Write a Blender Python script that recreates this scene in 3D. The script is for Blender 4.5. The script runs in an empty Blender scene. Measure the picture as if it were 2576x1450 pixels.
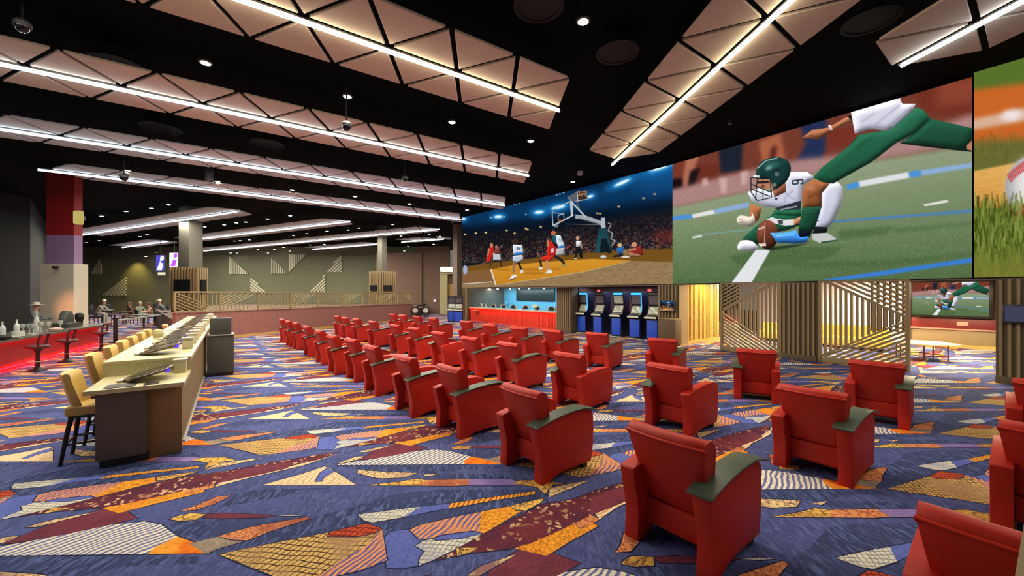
import bpy, bmesh, math, random
import numpy as np
from mathutils import Vector, Matrix
random.seed(7)
PI = math.pi
sc = bpy.context.scene
COL = sc.collection
# ------------------------------------------------------------------ camera model of the photograph (2576 x 1450)
CAMZ, FPX, CX, HY = 2.1, 1010.0, 1288.0, 738.0
def G(px, py, z=0.0):
    """point of height z seen at a pixel"""
    Y = (CAMZ - z) * FPX / (py - HY)
    return Vector(((px - CX) / FPX * Y, Y, z))
def D(px, py, Y):
    """point at depth Y seen at a pixel"""
    return Vector(((px - CX) / FPX * Y, Y, CAMZ - (py - HY) / FPX * Y))
TH = math.radians(35.0)
UX, UY = math.cos(TH), math.sin(TH)          # u runs into the screen wall, v runs along it
RZ = TH - PI / 2                             # local x = -v (to the right), local y = u
UW = 14.76
def uv(u, v, z=0.0):
    return Vector((u * UX - v * UY, u * UY + v * UX, z))
def touv(p):
    return p[0] * UX + p[1] * UY, -p[0] * UY + p[1] * UX
def PU(px, py, u=UW):
    """pixel on the vertical plane u -> local wall coordinates (x, z)"""
    k = (px - CX) / FPX
    Y = u / (UX * k + UY)
    return -(-UY * k + UX) * Y, CAMZ - (py - HY) / FPX * Y
def WX(px, u=UW):
    return PU(px, HY, u)[0]
cam_d = bpy.data.cameras.new('camera')
cam = bpy.data.objects.new('camera', cam_d)
COL.objects.link(cam)
cam.location = (0, 0, CAMZ)
cam.rotation_euler = (PI / 2, 0, 0)
cam_d.sensor_width = 36.0
cam_d.lens = 36.0 * FPX / 2576.0
cam_d.shift_y = (HY - 725.0) / 2576.0
cam_d.clip_end = 300
sc.camera = cam
# ------------------------------------------------------------------ materials
def lin(c):
    c = c / 255.0
    return c / 12.92 if c <= 0.04045 else ((c + 0.055) / 1.055) ** 2.4
def L3(rgb):
    return tuple(lin(x) for x in rgb)
def L4(rgb):
    return L3(rgb) + (1.0,)
MATS = {}
def mat(name, rgb, rough=0.6, metal=0.0, var=0.12, scale=6.0, bump=0.0, spec=0.5, coat=0.0, stretch=None):
    """principled surface with a little noise in its colour"""
    if name in MATS:
        return MATS[name]
    m = bpy.data.materials.new(name)
    m.use_nodes = True
    nt = m.node_tree
    b = nt.nodes['Principled BSDF']
    b.inputs['Roughness'].default_value = rough
    b.inputs['Metallic'].default_value = metal
    b.inputs['Specular IOR Level'].default_value = spec
    b.inputs['Coat Weight'].default_value = coat
    tc = nt.nodes.new('ShaderNodeTexCoord')
    src = tc.outputs['Object']
    if stretch:
        mp = nt.nodes.new('ShaderNodeMapping')
        mp.inputs['Scale'].default_value = stretch
        nt.links.new(src, mp.inputs['Vector'])
        src = mp.outputs['Vector']
    no = nt.nodes.new('ShaderNodeTexNoise')
    no.inputs['Scale'].default_value = scale
    no.inputs['Detail'].default_value = 4
    nt.links.new(src, no.inputs['Vector'])
    mx = nt.nodes.new('ShaderNodeMix')
    mx.data_type = 'RGBA'
    c = L3(rgb)
    mx.inputs['A'].default_value = tuple(x * (1 - var) for x in c) + (1,)
    mx.inputs['B'].default_value = tuple(min(1, x * (1 + var)) for x in c) + (1,)
    nt.links.new(no.outputs['Fac'], mx.inputs['Factor'])
    nt.links.new(mx.outputs['Result'], b.inputs['Base Color'])
    if bump:
        bp = nt.nodes.new('ShaderNodeBump')
        bp.inputs['Strength'].default_value = bump
        bp.inputs['Distance'].default_value = 0.01
        nt.links.new(no.outputs['Fac'], bp.inputs['Height'])
        nt.links.new(bp.outputs['Normal'], b.inputs['Normal'])
    MATS[name] = m
    return m
def emit(name, rgb, strength, sample=True):
    if name in MATS:
        return MATS[name]
    m = bpy.data.materials.new(name)
    m.use_nodes = True
    nt = m.node_tree
    nt.nodes.clear()
    o = nt.nodes.new('ShaderNodeOutputMaterial')
    e = nt.nodes.new('ShaderNodeEmission')
    e.inputs['Color'].default_value = L4(rgb)
    e.inputs['Strength'].default_value = strength
    nt.links.new(e.outputs[0], o.inputs['Surface'])
    if not sample:
        m.cycles.emission_sampling = 'NONE'
    MATS[name] = m
    return m
# ------------------------------------------------------------------ mesh building
class MB:
    def __init__(s):
        s.v, s.f, s.m = [], [], []
    def add(s, vs, fs, m=0):
        o = len(s.v)
        s.v += [tuple(v) for v in vs]
        s.f += [tuple(o + i for i in f) for f in fs]
        s.m += [m] * len(fs)
        return s
    def box(s, x0, x1, y0, y1, z0, z1, m=0):
        return s.add([(x0, y0, z0), (x1, y0, z0), (x1, y1, z0), (x0, y1, z0), (x0, y0, z1), (x1, y0, z1), (x1, y1, z1), (x0, y1, z1)],
                     [(0, 3, 2, 1), (4, 5, 6, 7), (0, 1, 5, 4), (1, 2, 6, 5), (2, 3, 7, 6), (3, 0, 4, 7)], m)
    def bar(s, a, b, w, t, n=(0, 0, 1), m=0):
        """bar from a to b, w wide across n, t thick along n"""
        a, b, n = Vector(a), Vector(b), Vector(n)
        d = (b - a).normalized()
        n = (n - d * n.dot(d)).normalized()
        q = d.cross(n) * (w / 2)
        n = n * (t / 2)
        vs = [a - q - n, a + q - n, a + q + n, a - q + n, b - q - n, b + q - n, b + q + n, b - q + n]
        return s.add(vs, [(0, 3, 2, 1), (4, 5, 6, 7), (0, 1, 5, 4), (1, 2, 6, 5), (2, 3, 7, 6), (3, 0, 4, 7)], m)
    def prism(s, prof, a, b, ax='x', m=0):
        """closed 2-d outline pushed from a to b along an axis"""
        n = len(prof)
        def p(q, t):
            return (t, q[0], q[1]) if ax == 'x' else (q[0], t, q[1]) if ax == 'y' else (q[0], q[1], t)
        vs = [p(q, a) for q in prof] + [p(q, b) for q in prof]
        fs = [tuple(range(n))[::-1], tuple(range(n, 2 * n))]
        fs += [(i, (i + 1) % n, n + (i + 1) % n, n + i) for i in range(n)]
        return s.add(vs, fs, m)
    def tube(s, pts, r, n=8, m=0, cap=True):
        pts = [Vector(p) for p in pts]
        rs = r if isinstance(r, (list, tuple)) else [r] * len(pts)
        vs, fs = [], []
        up = None
        for i, p in enumerate(pts):
            d = (pts[min(i + 1, len(pts) - 1)] - pts[max(i - 1, 0)]).normalized()
            if up is None:
                up = Vector((0, 0, 1)) if abs(d.z) < 0.9 else Vector((1, 0, 0))
            a = (up - d * up.dot(d)).normalized()
            up = a
            b = d.cross(a)
            for k in range(n):
                t = 2 * PI * k / n
                vs.append(p + (a * math.cos(t) + b * math.sin(t)) * rs[i])
        for i in range(len(pts) - 1):
            for k in range(n):
                fs.append((i * n + k, i * n + (k + 1) % n, (i + 1) * n + (k + 1) % n, (i + 1) * n + k))
        if cap:
            fs.append(tuple(range(n))[::-1])
            fs.append(tuple(range((len(pts) - 1) * n, len(pts) * n)))
        return s.add(vs, fs, m)
    def lathe(s, prof, c=(0, 0, 0), n=16, m=0):
        vs, fs = [], []
        for r, z in prof:
            for k in range(n):
                t = 2 * PI * k / n
                vs.append((c[0] + r * math.cos(t), c[1] + r * math.sin(t), c[2] + z))
        for i in range(len(prof) - 1):
            for k in range(n):
                fs.append((i * n + k, i * n + (k + 1) % n, (i + 1) * n + (k + 1) % n, (i + 1) * n + k))
        fs.append(tuple(range(n))[::-1])
        fs.append(tuple(range((len(prof) - 1) * n, len(prof) * n)))
        return s.add(vs, fs, m)
    def loft(s, rings, m=0, cap=True):
        n = len(rings[0])
        vs = [p for r in rings for p in r]
        fs = []
        for i in range(len(rings) - 1):
            for k in range(n):
                fs.append((i * n + k, i * n + (k + 1) % n, (i + 1) * n + (k + 1) % n, (i + 1) * n + k))
        if cap:
            fs.append(tuple(range(n))[::-1])
            fs.append(tuple(range((len(rings) - 1) * n, len(rings) * n)))
        return s.add(vs, fs, m)
    def build(s, name, mats, parent=None, bevel=0.0, seg=2, smooth=True, angle=35):
        me = bpy.data.meshes.new(name)
        me.from_pydata(s.v, [], s.f)
        if not isinstance(mats, (list, tuple)):
            mats = [mats]
        for m in mats:
            me.materials.append(m)
        if len(mats) > 1:
            me.polygons.foreach_set('material_index', s.m)
        bm = bmesh.new()
        bm.from_mesh(me)
        bmesh.ops.recalc_face_normals(bm, faces=bm.faces)
        if bevel:
            bmesh.ops.remove_doubles(bm, verts=bm.verts, dist=1e-5)
            es = [e for e in bm.edges if len(e.link_faces) == 2 and e.calc_face_angle(0) > math.radians(32)]
            bmesh.ops.bevel(bm, geom=es, offset=bevel, segments=seg, profile=0.6, affect='EDGES', clamp_overlap=True)
        bm.to_mesh(me)
        bm.free()
        if smooth:
            me.polygons.foreach_set('use_smooth', [True] * len(me.polygons))
            me.set_sharp_from_angle(angle=math.radians(angle))
        o = bpy.data.objects.new(name, me)
        COL.objects.link(o)
        if parent is not None:
            o.parent = parent
        return o
def tag(o, label, cat, group=None, kind=None):
    o['label'] = label
    o['category'] = cat
    if group:
        o['group'] = group
    if kind:
        o['kind'] = kind
    return o
def thing(name, label, cat, loc=(0, 0, 0), rz=0.0, group=None):
    o = bpy.data.objects.new(name, None)
    o.empty_display_size = 0.2
    COL.objects.link(o)
    o.location = loc
    o.rotation_euler = (0, 0, rz)
    return tag(o, label, cat, group)
def wthing(name, label, cat, x, u, z=0.0, group=None):
    """a thing in the screen wall's own axes: local x to the right, local y into the wall"""
    return thing(name, label, cat, uv(u, -x, z), RZ, group)
def struct(name, mb, m, parent=None, bevel=0.0, label=None):
    o = mb.build(name, m, parent, bevel, smooth=False)
    if parent is None:
        o['kind'] = 'structure'
        o['label'] = label or name.replace('_', ' ')
        o['category'] = name.split('_')[0]
    return o
def dup(root, loc, rz, label, group=None):
    r = root.copy()
    COL.objects.link(r)
    r.location = loc
    r.rotation_euler = (0, 0, rz)
    r['label'] = label
    if group:
        r['group'] = group
    for ch in list(root.children):
        c = ch.copy()
        COL.objects.link(c)
        c.parent = r
        for g in ch.children:
            d = g.copy()
            COL.objects.link(d)
            d.parent = c
    return r
ORD = ['first', 'second', 'third', 'fourth', 'fifth', 'sixth', 'seventh', 'eighth', 'ninth', 'tenth', 'eleventh', 'twelfth', 'thirteenth']
def lamp(kind, name, loc, power, rgb, size=0.2, rot=None, size_y=None, spot=None, blend=0.6, spread=None):
    l = bpy.data.lights.new(name, kind)
    l.energy = power
    l.color = L3(rgb)
    if kind == 'AREA':
        l.size = size
        if size_y:
            l.shape = 'RECTANGLE'
            l.size_y = size_y
        if spread:
            l.spread = spread
    else:
        l.shadow_soft_size = size
    if kind == 'SPOT':
        l.spot_size = spot or 1.6
        l.spot_blend = blend
    o = bpy.data.objects.new(name, l)
    COL.objects.link(o)
    o.location = loc
    if rot:
        o.rotation_euler = rot
    return o
# ------------------------------------------------------------------ carpet: shards of the repeat, laid out over the hall
LA, LB = Vector((-1.675, 2.315)), Vector((2.35, 1.695))
ZM = {1: (0, 1150, 4.834), 2: (450, 1150, 4.834), 3: (900, 1150, 4.834), 4: (450, 950, 5.152), 5: (850, 1000, 5.152), 6: (1300, 1150, 4.833)}
def carpet_mat(name, a, b, kind='noise', scale=14.0, thr=0.5, rot=0.0, c=None, grad=None):
    m = bpy.data.materials.new(name)
    m.use_nodes = True
    nt = m.node_tree
    N = nt.nodes.new
    lk = nt.links.new
    bs = nt.nodes['Principled BSDF']
    bs.inputs['Roughness'].default_value = 0.95
    bs.inputs['Specular IOR Level'].default_value = 0.08
    tc = N('ShaderNodeTexCoord')
    mp = N('ShaderNodeMapping')
    mp.inputs['Rotation'].default_value = (0, 0, rot)
    lk(tc.outputs['Object'], mp.inputs['Vector'])
    def ramp(src, p0, p1, c0, c1):
        r = N('ShaderNodeValToRGB')
        r.color_ramp.elements[0].position = p0
        r.color_ramp.elements[1].position = p1
        r.color_ramp.elements[0].color = c0
        r.color_ramp.elements[1].color = c1
        lk(src, r.inputs['Fac'])
        return r.outputs['Color']
    A, B = L4(a), L4(b)
    fine = N('ShaderNodeTexNoise')
    fine.inputs['Scale'].default_value = 3.0
    fine.inputs['Detail'].default_value = 6
    fine.inputs['Roughness'].default_value = 0.7
    lk(mp.outputs['Vector'], fine.inputs['Vector'])
    if kind == 'noise':
        col = ramp(fine.outputs['Fac'], 0.35, 0.65, A, B)
    elif kind == 'scratch':
        ns = N('ShaderNodeTexNoise')
        mp2 = N('ShaderNodeMapping')
        mp2.inputs['Rotation'].default_value = (0, 0, rot)
        mp2.inputs['Scale'].default_value = (26, 7, 1)
        lk(tc.outputs['Object'], mp2.inputs['Vector'])
        ns.inputs['Scale'].default_value = 1.0
        ns.inputs['Detail'].default_value = 3
        ns.inputs['Distortion'].default_value = 0.6
        lk(mp2.outputs['Vector'], ns.inputs['Vector'])
        col = ramp(ns.outputs['Fac'], 0.48, 0.62, A, B)
    elif kind == 'stripe':
        w = N('ShaderNodeTexWave')
        w.wave_type = 'BANDS'
        w.inputs['Scale'].default_value = scale
        w.inputs['Distortion'].default_value = 8.0
        w.inputs['Detail'].default_value = 2.0
        w.inputs['Detail Scale'].default_value = 0.45
        lk(mp.outputs['Vector'], w.inputs['Vector'])
        col = ramp(w.outputs['Fac'], thr - 0.12, thr + 0.12, A, B)
    elif kind in ('crack', 'speck'):
        v = N('ShaderNodeTexVoronoi')
        v.feature = 'DISTANCE_TO_EDGE' if kind == 'crack' else 'F1'
        v.inputs['Scale'].default_value = scale
        mpv = N('ShaderNodeMix')
        mpv.data_type = 'RGBA'
        mpv.inputs['Factor'].default_value = 0.2
        lk(mp.outputs['Vector'], mpv.inputs['A'])
        lk(fine.outputs['Color'], mpv.inputs['B'])
        lk(mpv.outputs['Result'], v.inputs['Vector'])
        if kind == 'crack':
            col = ramp(v.outputs['Distance'], 0.02, 0.08, A, B)
        else:
            nz = N('ShaderNodeTexNoise')
            nz.inputs['Scale'].default_value = 5.0
            lk(mp.outputs['Vector'], nz.inputs['Vector'])
            ad = N('ShaderNodeMath')
            ad.operation = 'MULTIPLY'
            r = N('ShaderNodeMapRange')
            r.inputs['From Min'].default_value = 0.40
            r.inputs['From Max'].default_value = 0.52
            lk(nz.outputs['Fac'], r.inputs['Value'])
            r2 = N('ShaderNodeMapRange')
            r2.inputs['From Min'].default_value = 0.46
            r2.inputs['From Max'].default_value = 0.26
            lk(v.outputs['Distance'], r2.inputs['Value'])
            lk(r.outputs['Result'], ad.inputs[0])
            lk(r2.outputs['Result'], ad.inputs[1])
            col = ramp(ad.outputs['Value'], 0.3, 0.6, A, B)
    elif kind == 'hatch':
        outs = []
        for rr, s2 in ((rot, scale), (rot + 1.35, scale * 0.8)):
            mp3 = N('ShaderNodeMapping')
            mp3.inputs['Rotation'].default_value = (0, 0, rr)
            lk(tc.outputs['Object'], mp3.inputs['Vector'])
            w = N('ShaderNodeTexWave')
            w.inputs['Scale'].default_value = s2
            w.inputs['Distortion'].default_value = 4.0
            w.inputs['Detail'].default_value = 2.0
            w.inputs['Detail Scale'].default_value = 0.8
            lk(mp3.outputs['Vector'], w.inputs['Vector'])
            outs.append(w.outputs['Fac'])
        mn = N('ShaderNodeMath')
        mn.operation = 'MINIMUM'
        lk(outs[0], mn.inputs[0])
        lk(outs[1], mn.inputs[1])
        col = ramp(mn.outputs['Value'], 0.03, 0.16, A, B)
    if c is not None:                                      # a third colour in clouds
        mx = N('ShaderNodeMix')
        mx.data_type = 'RGBA'
        r = N('ShaderNodeMapRange')
        r.inputs['From Min'].default_value = 0.48
        r.inputs['From Max'].default_value = 0.66
        big = N('ShaderNodeTexNoise')
        big.inputs['Scale'].default_value = 2.2
        big.inputs['Detail'].default_value = 5
        lk(mp.outputs['Vector'], big.inputs['Vector'])
        lk(big.outputs['Fac'], r.inputs['Value'])
        lk(r.outputs['Result'], mx.inputs['Factor'])
        lk(col, mx.inputs['A'])
        mx.inputs['B'].default_value = L4(c)
        col = mx.outputs['Result']
    wool = N('ShaderNodeTexNoise')                         # tufts: a fine mottle over every colour
    wool.inputs['Scale'].default_value = 34.0
    wool.inputs['Detail'].default_value = 5
    wool.inputs['Roughness'].default_value = 0.75
    lk(mp.outputs['Vector'], wool.inputs['Vector'])
    wr = N('ShaderNodeMapRange')
    wr.inputs['From Min'].default_value = 0.3
    wr.inputs['From Max'].default_value = 0.7
    wr.inputs['To Min'].default_value = 0.66
    wr.inputs['To Max'].default_value = 1.24
    lk(wool.outputs['Fac'], wr.inputs['Value'])
    mul = N('ShaderNodeMix')
    mul.data_type = 'RGBA'
    mul.blend_type = 'MULTIPLY'
    mul.inputs['Factor'].default_value = 1.0
    mul.clamp_result = False
    lk(col, mul.inputs['A'])
    lk(wr.outputs['Result'], mul.inputs['B'])
    col = mul.outputs['Result']
    lk(col, bs.inputs['Base Color'])
    return m
RU = TH
CM = {
    'base': carpet_mat('carpet_blue', (74, 82, 132), (94, 103, 158), 'scratch', rot=0.9, c=(84, 92, 148)),
    'navy': carpet_mat('carpet_navy_strokes', (58, 66, 104), (90, 104, 156), 'scratch', rot=0.5, c=(66, 74, 116)),
    'line': carpet_mat('carpet_outline', (36, 40, 66), (48, 52, 84), 'noise'),
    'royal': carpet_mat('carpet_royal', (90, 102, 178), (102, 114, 190), 'noise'),
    'lilac': carpet_mat('carpet_lilac', (128, 112, 186), (146, 122, 180), 'noise'),
    'maroon': carpet_mat('carpet_maroon', (104, 50, 66), (126, 62, 78), 'noise'),
    'speck': carpet_mat('carpet_maroon_flecked', (92, 46, 66), (226, 180, 136), 'speck', 20.0, c=(116, 50, 58)),
    'cream': carpet_mat('carpet_cream_hatched', (140, 140, 150), (226, 222, 204), 'hatch', 8.0, rot=0.3, c=(166, 166, 186)),
    'cstripe': carpet_mat('carpet_cream_stripes', (112, 116, 172), (236, 228, 204), 'stripe', 6.0, 0.42, rot=0.62),
    'ring': carpet_mat('carpet_cream_rings', (222, 164, 104), (240, 226, 196), 'stripe', 8.0, 0.4, rot=0.9),
    'orange': carpet_mat('carpet_orange', (170, 90, 30), (244, 166, 56), 'crack', 26.0, c=(232, 136, 46)),
    'ostripe': carpet_mat('carpet_orange_stripes', (104, 98, 164), (240, 160, 98), 'stripe', 6.5, 0.45, rot=0.45, c=(214, 146, 104)),
    'gstripe': carpet_mat('carpet_gold_stripes', (166, 80, 44), (240, 176, 66), 'stripe', 7.5, 0.35, rot=0.3),
    'gold': carpet_mat('carpet_gold_cracked', (66, 50, 60), (238, 190, 96), 'crack', 14.0, c=(176, 120, 70)),
    'ccrack': carpet_mat('carpet_pale_cracked', (110, 76, 84), (236, 206, 150), 'crack', 16.0, c=(150, 110, 110)),
    'tan': carpet_mat('carpet_tan_grid', (70, 50, 46), (222, 182, 112), 'hatch', 6.5, rot=0.35, c=(176, 140, 98)),
    'red': carpet_mat('carpet_red', (110, 40, 36), (196, 80, 48), 'hatch', 6.5, rot=0.35),
    'flame': carpet_mat('carpet_flame', (226, 84, 36), (255, 150, 40), 'noise', c=(255, 176, 66)),
    'rorange': carpet_mat('carpet_rust_cracked', (140, 62, 54), (226, 150, 100), 'crack', 20.0, c=(166, 92, 74)),
    'grey': carpet_mat('carpet_grey_tan', (112, 104, 108), (180, 160, 136), 'noise'),
}
CK = list(CM)
SH = [  # (layer, material, zoom, outline)
 (1, 'navy', 3, [(0, 590), (500, 440), (1000, 400), (1300, 400), (2000, 400), (2300, 380), (2320, 560), (2250, 510), (2150, 420), (1650, 490), (1100, 570), (300, 665), (0, 705)]),
 (1, 'navy', 3, [(0, 840), (180, 800), (700, 705), (1250, 605), (2170, 455), (2260, 505), (1830, 605), (1500, 670), (760, 830), (640, 880), (400, 915), (200, 830)]),
 (1, 'navy', 2, [(-100, 800), (600, 755), (1200, 745), (1530, 735), (900, 850), (520, 950), (100, 1020), (-100, 1000)]),
 (1, 'navy', 2, [(330, 1190), (830, 1030), (1100, 920), (1600, 760), (1760, 700), (2417, 540), (2417, 690), (2120, 715), (2290, 800), (1900, 905), (1500, 975), (1000, 1065)]),
 (1, 'navy', 2, [(480, 620), (700, 450), (1000, 400), (1600, 380), (1900, 370), (1500, 440), (1100, 510), (800, 560)]),
 (1, 'navy', 5, [(0, 890), (700, 882), (1700, 880), (1500, 960), (1350, 985), (2100, 1000), (2300, 1060), (1100, 1060), (1150, 985), (980, 975), (600, 955), (200, 930)]),
 (1, 'navy', 1, [(0, 1210), (2417, 1215), (2417, 1300), (1200, 1340), (500, 1400), (0, 1400)]),
 (3, 'tan', 4, [(530, 880), (1000, 825), (1400, 780), (1700, 738), (1815, 762), (1640, 850), (1450, 905), (1300, 960), (1150, 1003), (1050, 1008), (900, 965), (700, 920)]),
 (3, 'ostripe', 4, [(1815, 765), (1790, 905), (1600, 945), (1150, 1003), (1300, 960), (1450, 905), (1640, 850)]),
 (4, 'red', 4, [(1380, 800), (1400, 780), (1700, 738), (1815, 762), (1740, 785), (1600, 800)]),
 (2, 'royal', 3, [(395, 912), (640, 880), (900, 840), (1530, 935), (1250, 1005), (950, 1025), (700, 1090), (820, 1150), (740, 1325), (530, 1360), (350, 1350), (330, 1200), (350, 1100), (310, 1000)]),
 (3, 'cream', 3, [(700, 1090), (780, 1030), (900, 1000), (950, 1025), (1250, 1005), (1500, 940), (1480, 965), (1200, 1120), (900, 1265), (740, 1325), (760, 1220), (820, 1150)]),
 (3, 'ostripe', 3, [(630, 890), (760, 830), (1200, 730), (1500, 672), (1480, 900), (1530, 935), (1400, 900), (1050, 945), (860, 1000), (740, 1000)]),
 (3, 'orange', 3, [(1480, 900), (1500, 672), (1830, 605), (2000, 660), (1530, 935)]),
 (4, 'gold', 3, [(1850, 602), (2260, 505), (2250, 545), (2050, 655), (1930, 650)]),
 (3, 'cream', 3, [(0, 705), (300, 665), (760, 610), (560, 735), (180, 800), (80, 780)]),
 (3, 'royal', 3, [(760, 610), (1120, 570), (1100, 630), (900, 665), (560, 735)]),
 (3, 'gstripe', 3, [(1120, 570), (1650, 490), (2150, 420), (2170, 455), (1650, 530), (1250, 605), (1100, 630)]),
 (3, 'cstripe', 5, [(0, 872), (480, 800), (1000, 700), (1270, 680), (1450, 700), (1720, 770), (1640, 830), (1640, 870), (0, 882)]),
 (3, 'flame', 5, [(1640, 870), (1640, 830), (1720, 770), (1900, 800), (2170, 866)]),
 (3, 'maroon', 5, [(290, 815), (480, 680), (760, 600), (1000, 620), (1160, 660), (1000, 702), (700, 762), (430, 800)]),
 (3, 'orange', 1, [(1240, 625), (1700, 510), (2300, 380), (2480, 355), (2480, 430), (1900, 570), (1440, 690)]),
 (3, 'rorange', 2, [(70, 385), (400, 315), (440, 350), (420, 375), (70, 460)]),
 (3, 'ring', 2, [(430, 372), (530, 290), (1100, 180), (1700, 35), (1950, -40), (1500, 110), (800, 270)]),
 (2, 'speck', 2, [(-60, 310), (400, 210), (900, 110), (1700, -25), (1950, -60), (1700, 32), (1100, 176), (530, 286), (380, 312), (-60, 405)]),
 (3, 'speck', 3, [(940, 1270), (1230, 1110), (1560, 920), (2260, 575), (2417, 545), (2417, 910), (2100, 1060), (1850, 1120), (1300, 1180)]),
 (3, 'speck', 6, [(-10, 740), (330, 590), (700, 510), (900, 460), (900, 715), (600, 860), (300, 1000), (-10, 1110)]),
 (3, 'maroon', 6, [(900, 460), (1400, 345), (1500, 460), (1270, 570), (900, 715)]),
 (4, 'gold', 3, [(1200, 1110), (1470, 1110), (1380, 1160), (1210, 1215)]),
 (3, 'ccrack', 3, [(0, 165), (250, 180), (640, 195), (720, 200), (560, 255), (250, 265), (0, 205)]),
 (3, 'ccrack', 3, [(790, 222), (1000, 205), (850, 240)]),
 (3, 'gold', 3, [(90, 350), (450, 310), (720, 270), (850, 288), (720, 352)]),
 (3, 'rorange', 3, [(720, 352), (850, 285), (1350, 275), (1350, 345), (1150, 357)]),
 (3, 'lilac', 3, [(1350, 275), (1850, 275), (2050, 320), (1900, 350), (1350, 350)]),
 (3, 'gold', 3, [(2010, 350), (2090, 295), (2190, 290), (2200, 345)]),
 (3, 'ccrack', 6, [(390, 495), (400, 380), (640, 330), (880, 290), (700, 370), (520, 440)]),
 (3, 'grey', 2, [(120, 1060), (520, 962), (640, 1010), (830, 1020), (480, 1120), (330, 1182)]),
 (4, 'rorange', 2, [(480, 970), (900, 850), (1570, 735), (1590, 755), (1080, 920), (830, 1020), (640, 1010)]),
 (3, 'gold', 2, [(-110, 760), (-20, 725), (150, 688), (330, 700), (200, 770), (0, 782)]),
 (3, 'maroon', 2, [(330, 700), (550, 690), (1200, 712), (1000, 742), (600, 750), (300, 748)]),
 (4, 'cream', 2, [(1180, 718), (1400, 704), (1540, 715), (1380, 724)]),
 (3, 'rorange', 2, [(20, 660), (200, 600), (450, 490), (640, 470), (420, 580), (200, 650)]),
 (3, 'ring', 2, [(1000, 350), (1500, 210), (1770, 120), (1850, 150), (2160, 348)]),
 (4, 'royal', 2, [(1660, 302), (1720, 200), (1800, 140), (1885, 182), (1760, 250), (1730, 302)]),
 (3, 'gold', 4, [(170, 1072), (300, 1045), (600, 1040), (740, 1080), (620, 1084), (500, 1122), (330, 1182), (380, 1112)]),
 (3, 'ccrack', 5, [(0, 860), (230, 775), (340, 765), (300, 800), (60, 860)]),
 (3, 'ccrack', 3, [(1330, 1450), (1500, 1330), (1950, 1180), (1700, 1320), (1480, 1450)]),
]
def build_floor():
    fv, ff, fm = [], [], []
    def face(pts, z, k):
        o = len(fv)
        fv.extend((p[0], p[1], z) for p in pts)
        ff.append(tuple(range(o, o + len(pts))))
        fm.append(CK.index(k))
    face([(-62, -6), (34, -6), (34, 50), (-62, 50)], 0.0, 'base')
    cell = []
    for lay, k, zm, pts in SH:
        ox, oy, s = ZM[zm]
        P = [G(ox + x / s, oy + y / s) for x, y in pts]
        P = [Vector((p.x, p.y)) for p in P]
        c = sum(P, Vector((0, 0))) / len(P)
        area = sum(P[i].x * P[i - 1].y - P[i - 1].x * P[i].y for i in range(len(P)))
        if area > 0:
            P = P[::-1]
        cell.append((lay, k, P, c))
        if k != 'navy':
            n = len(P)
            Q = []
            for i in range(n):
                e0, e1 = (P[i] - P[i - 1]).normalized(), (P[(i + 1) % n] - P[i]).normalized()
                nn = Vector((e0.y + e1.y, -e0.x - e1.x))
                if nn.length < 0.5:
                    nn = e0 - e1
                nn = nn.normalized()
                Q.append(P[i] + nn * 0.013)
            cell.append((lay - 0.5, 'line', Q, c))
    det = LA.x * LB.y - LA.y * LB.x
    for i in range(-14, 26):
        for j in range(-22, 18):
            off = LA * i + LB * j
            for ci, (lay, k, P, c) in enumerate(cell):
                q = c + off
                if -58 < q.x < 24 and -1 < q.y < 46 and abs(q.x) < 1.6 * q.y + 6:
                    if q.y > 20 and lay != int(lay):
                        continue
                    face([p + off for p in P], 0.0006 * lay + 0.000006 * ci, k)
    me = bpy.data.meshes.new('floor')
    me.from_pydata(fv, [], ff)
    for k in CK:
        me.materials.append(CM[k])
    me.polygons.foreach_set('material_index', fm)
    me.update()
    o = bpy.data.objects.new('floor', me)
    COL.objects.link(o)
    o['kind'] = 'structure'
    o['label'] = 'blue carpet with orange, cream and maroon shards over the whole hall'
    o['category'] = 'floor'
    return o
floor = build_floor()
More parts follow.
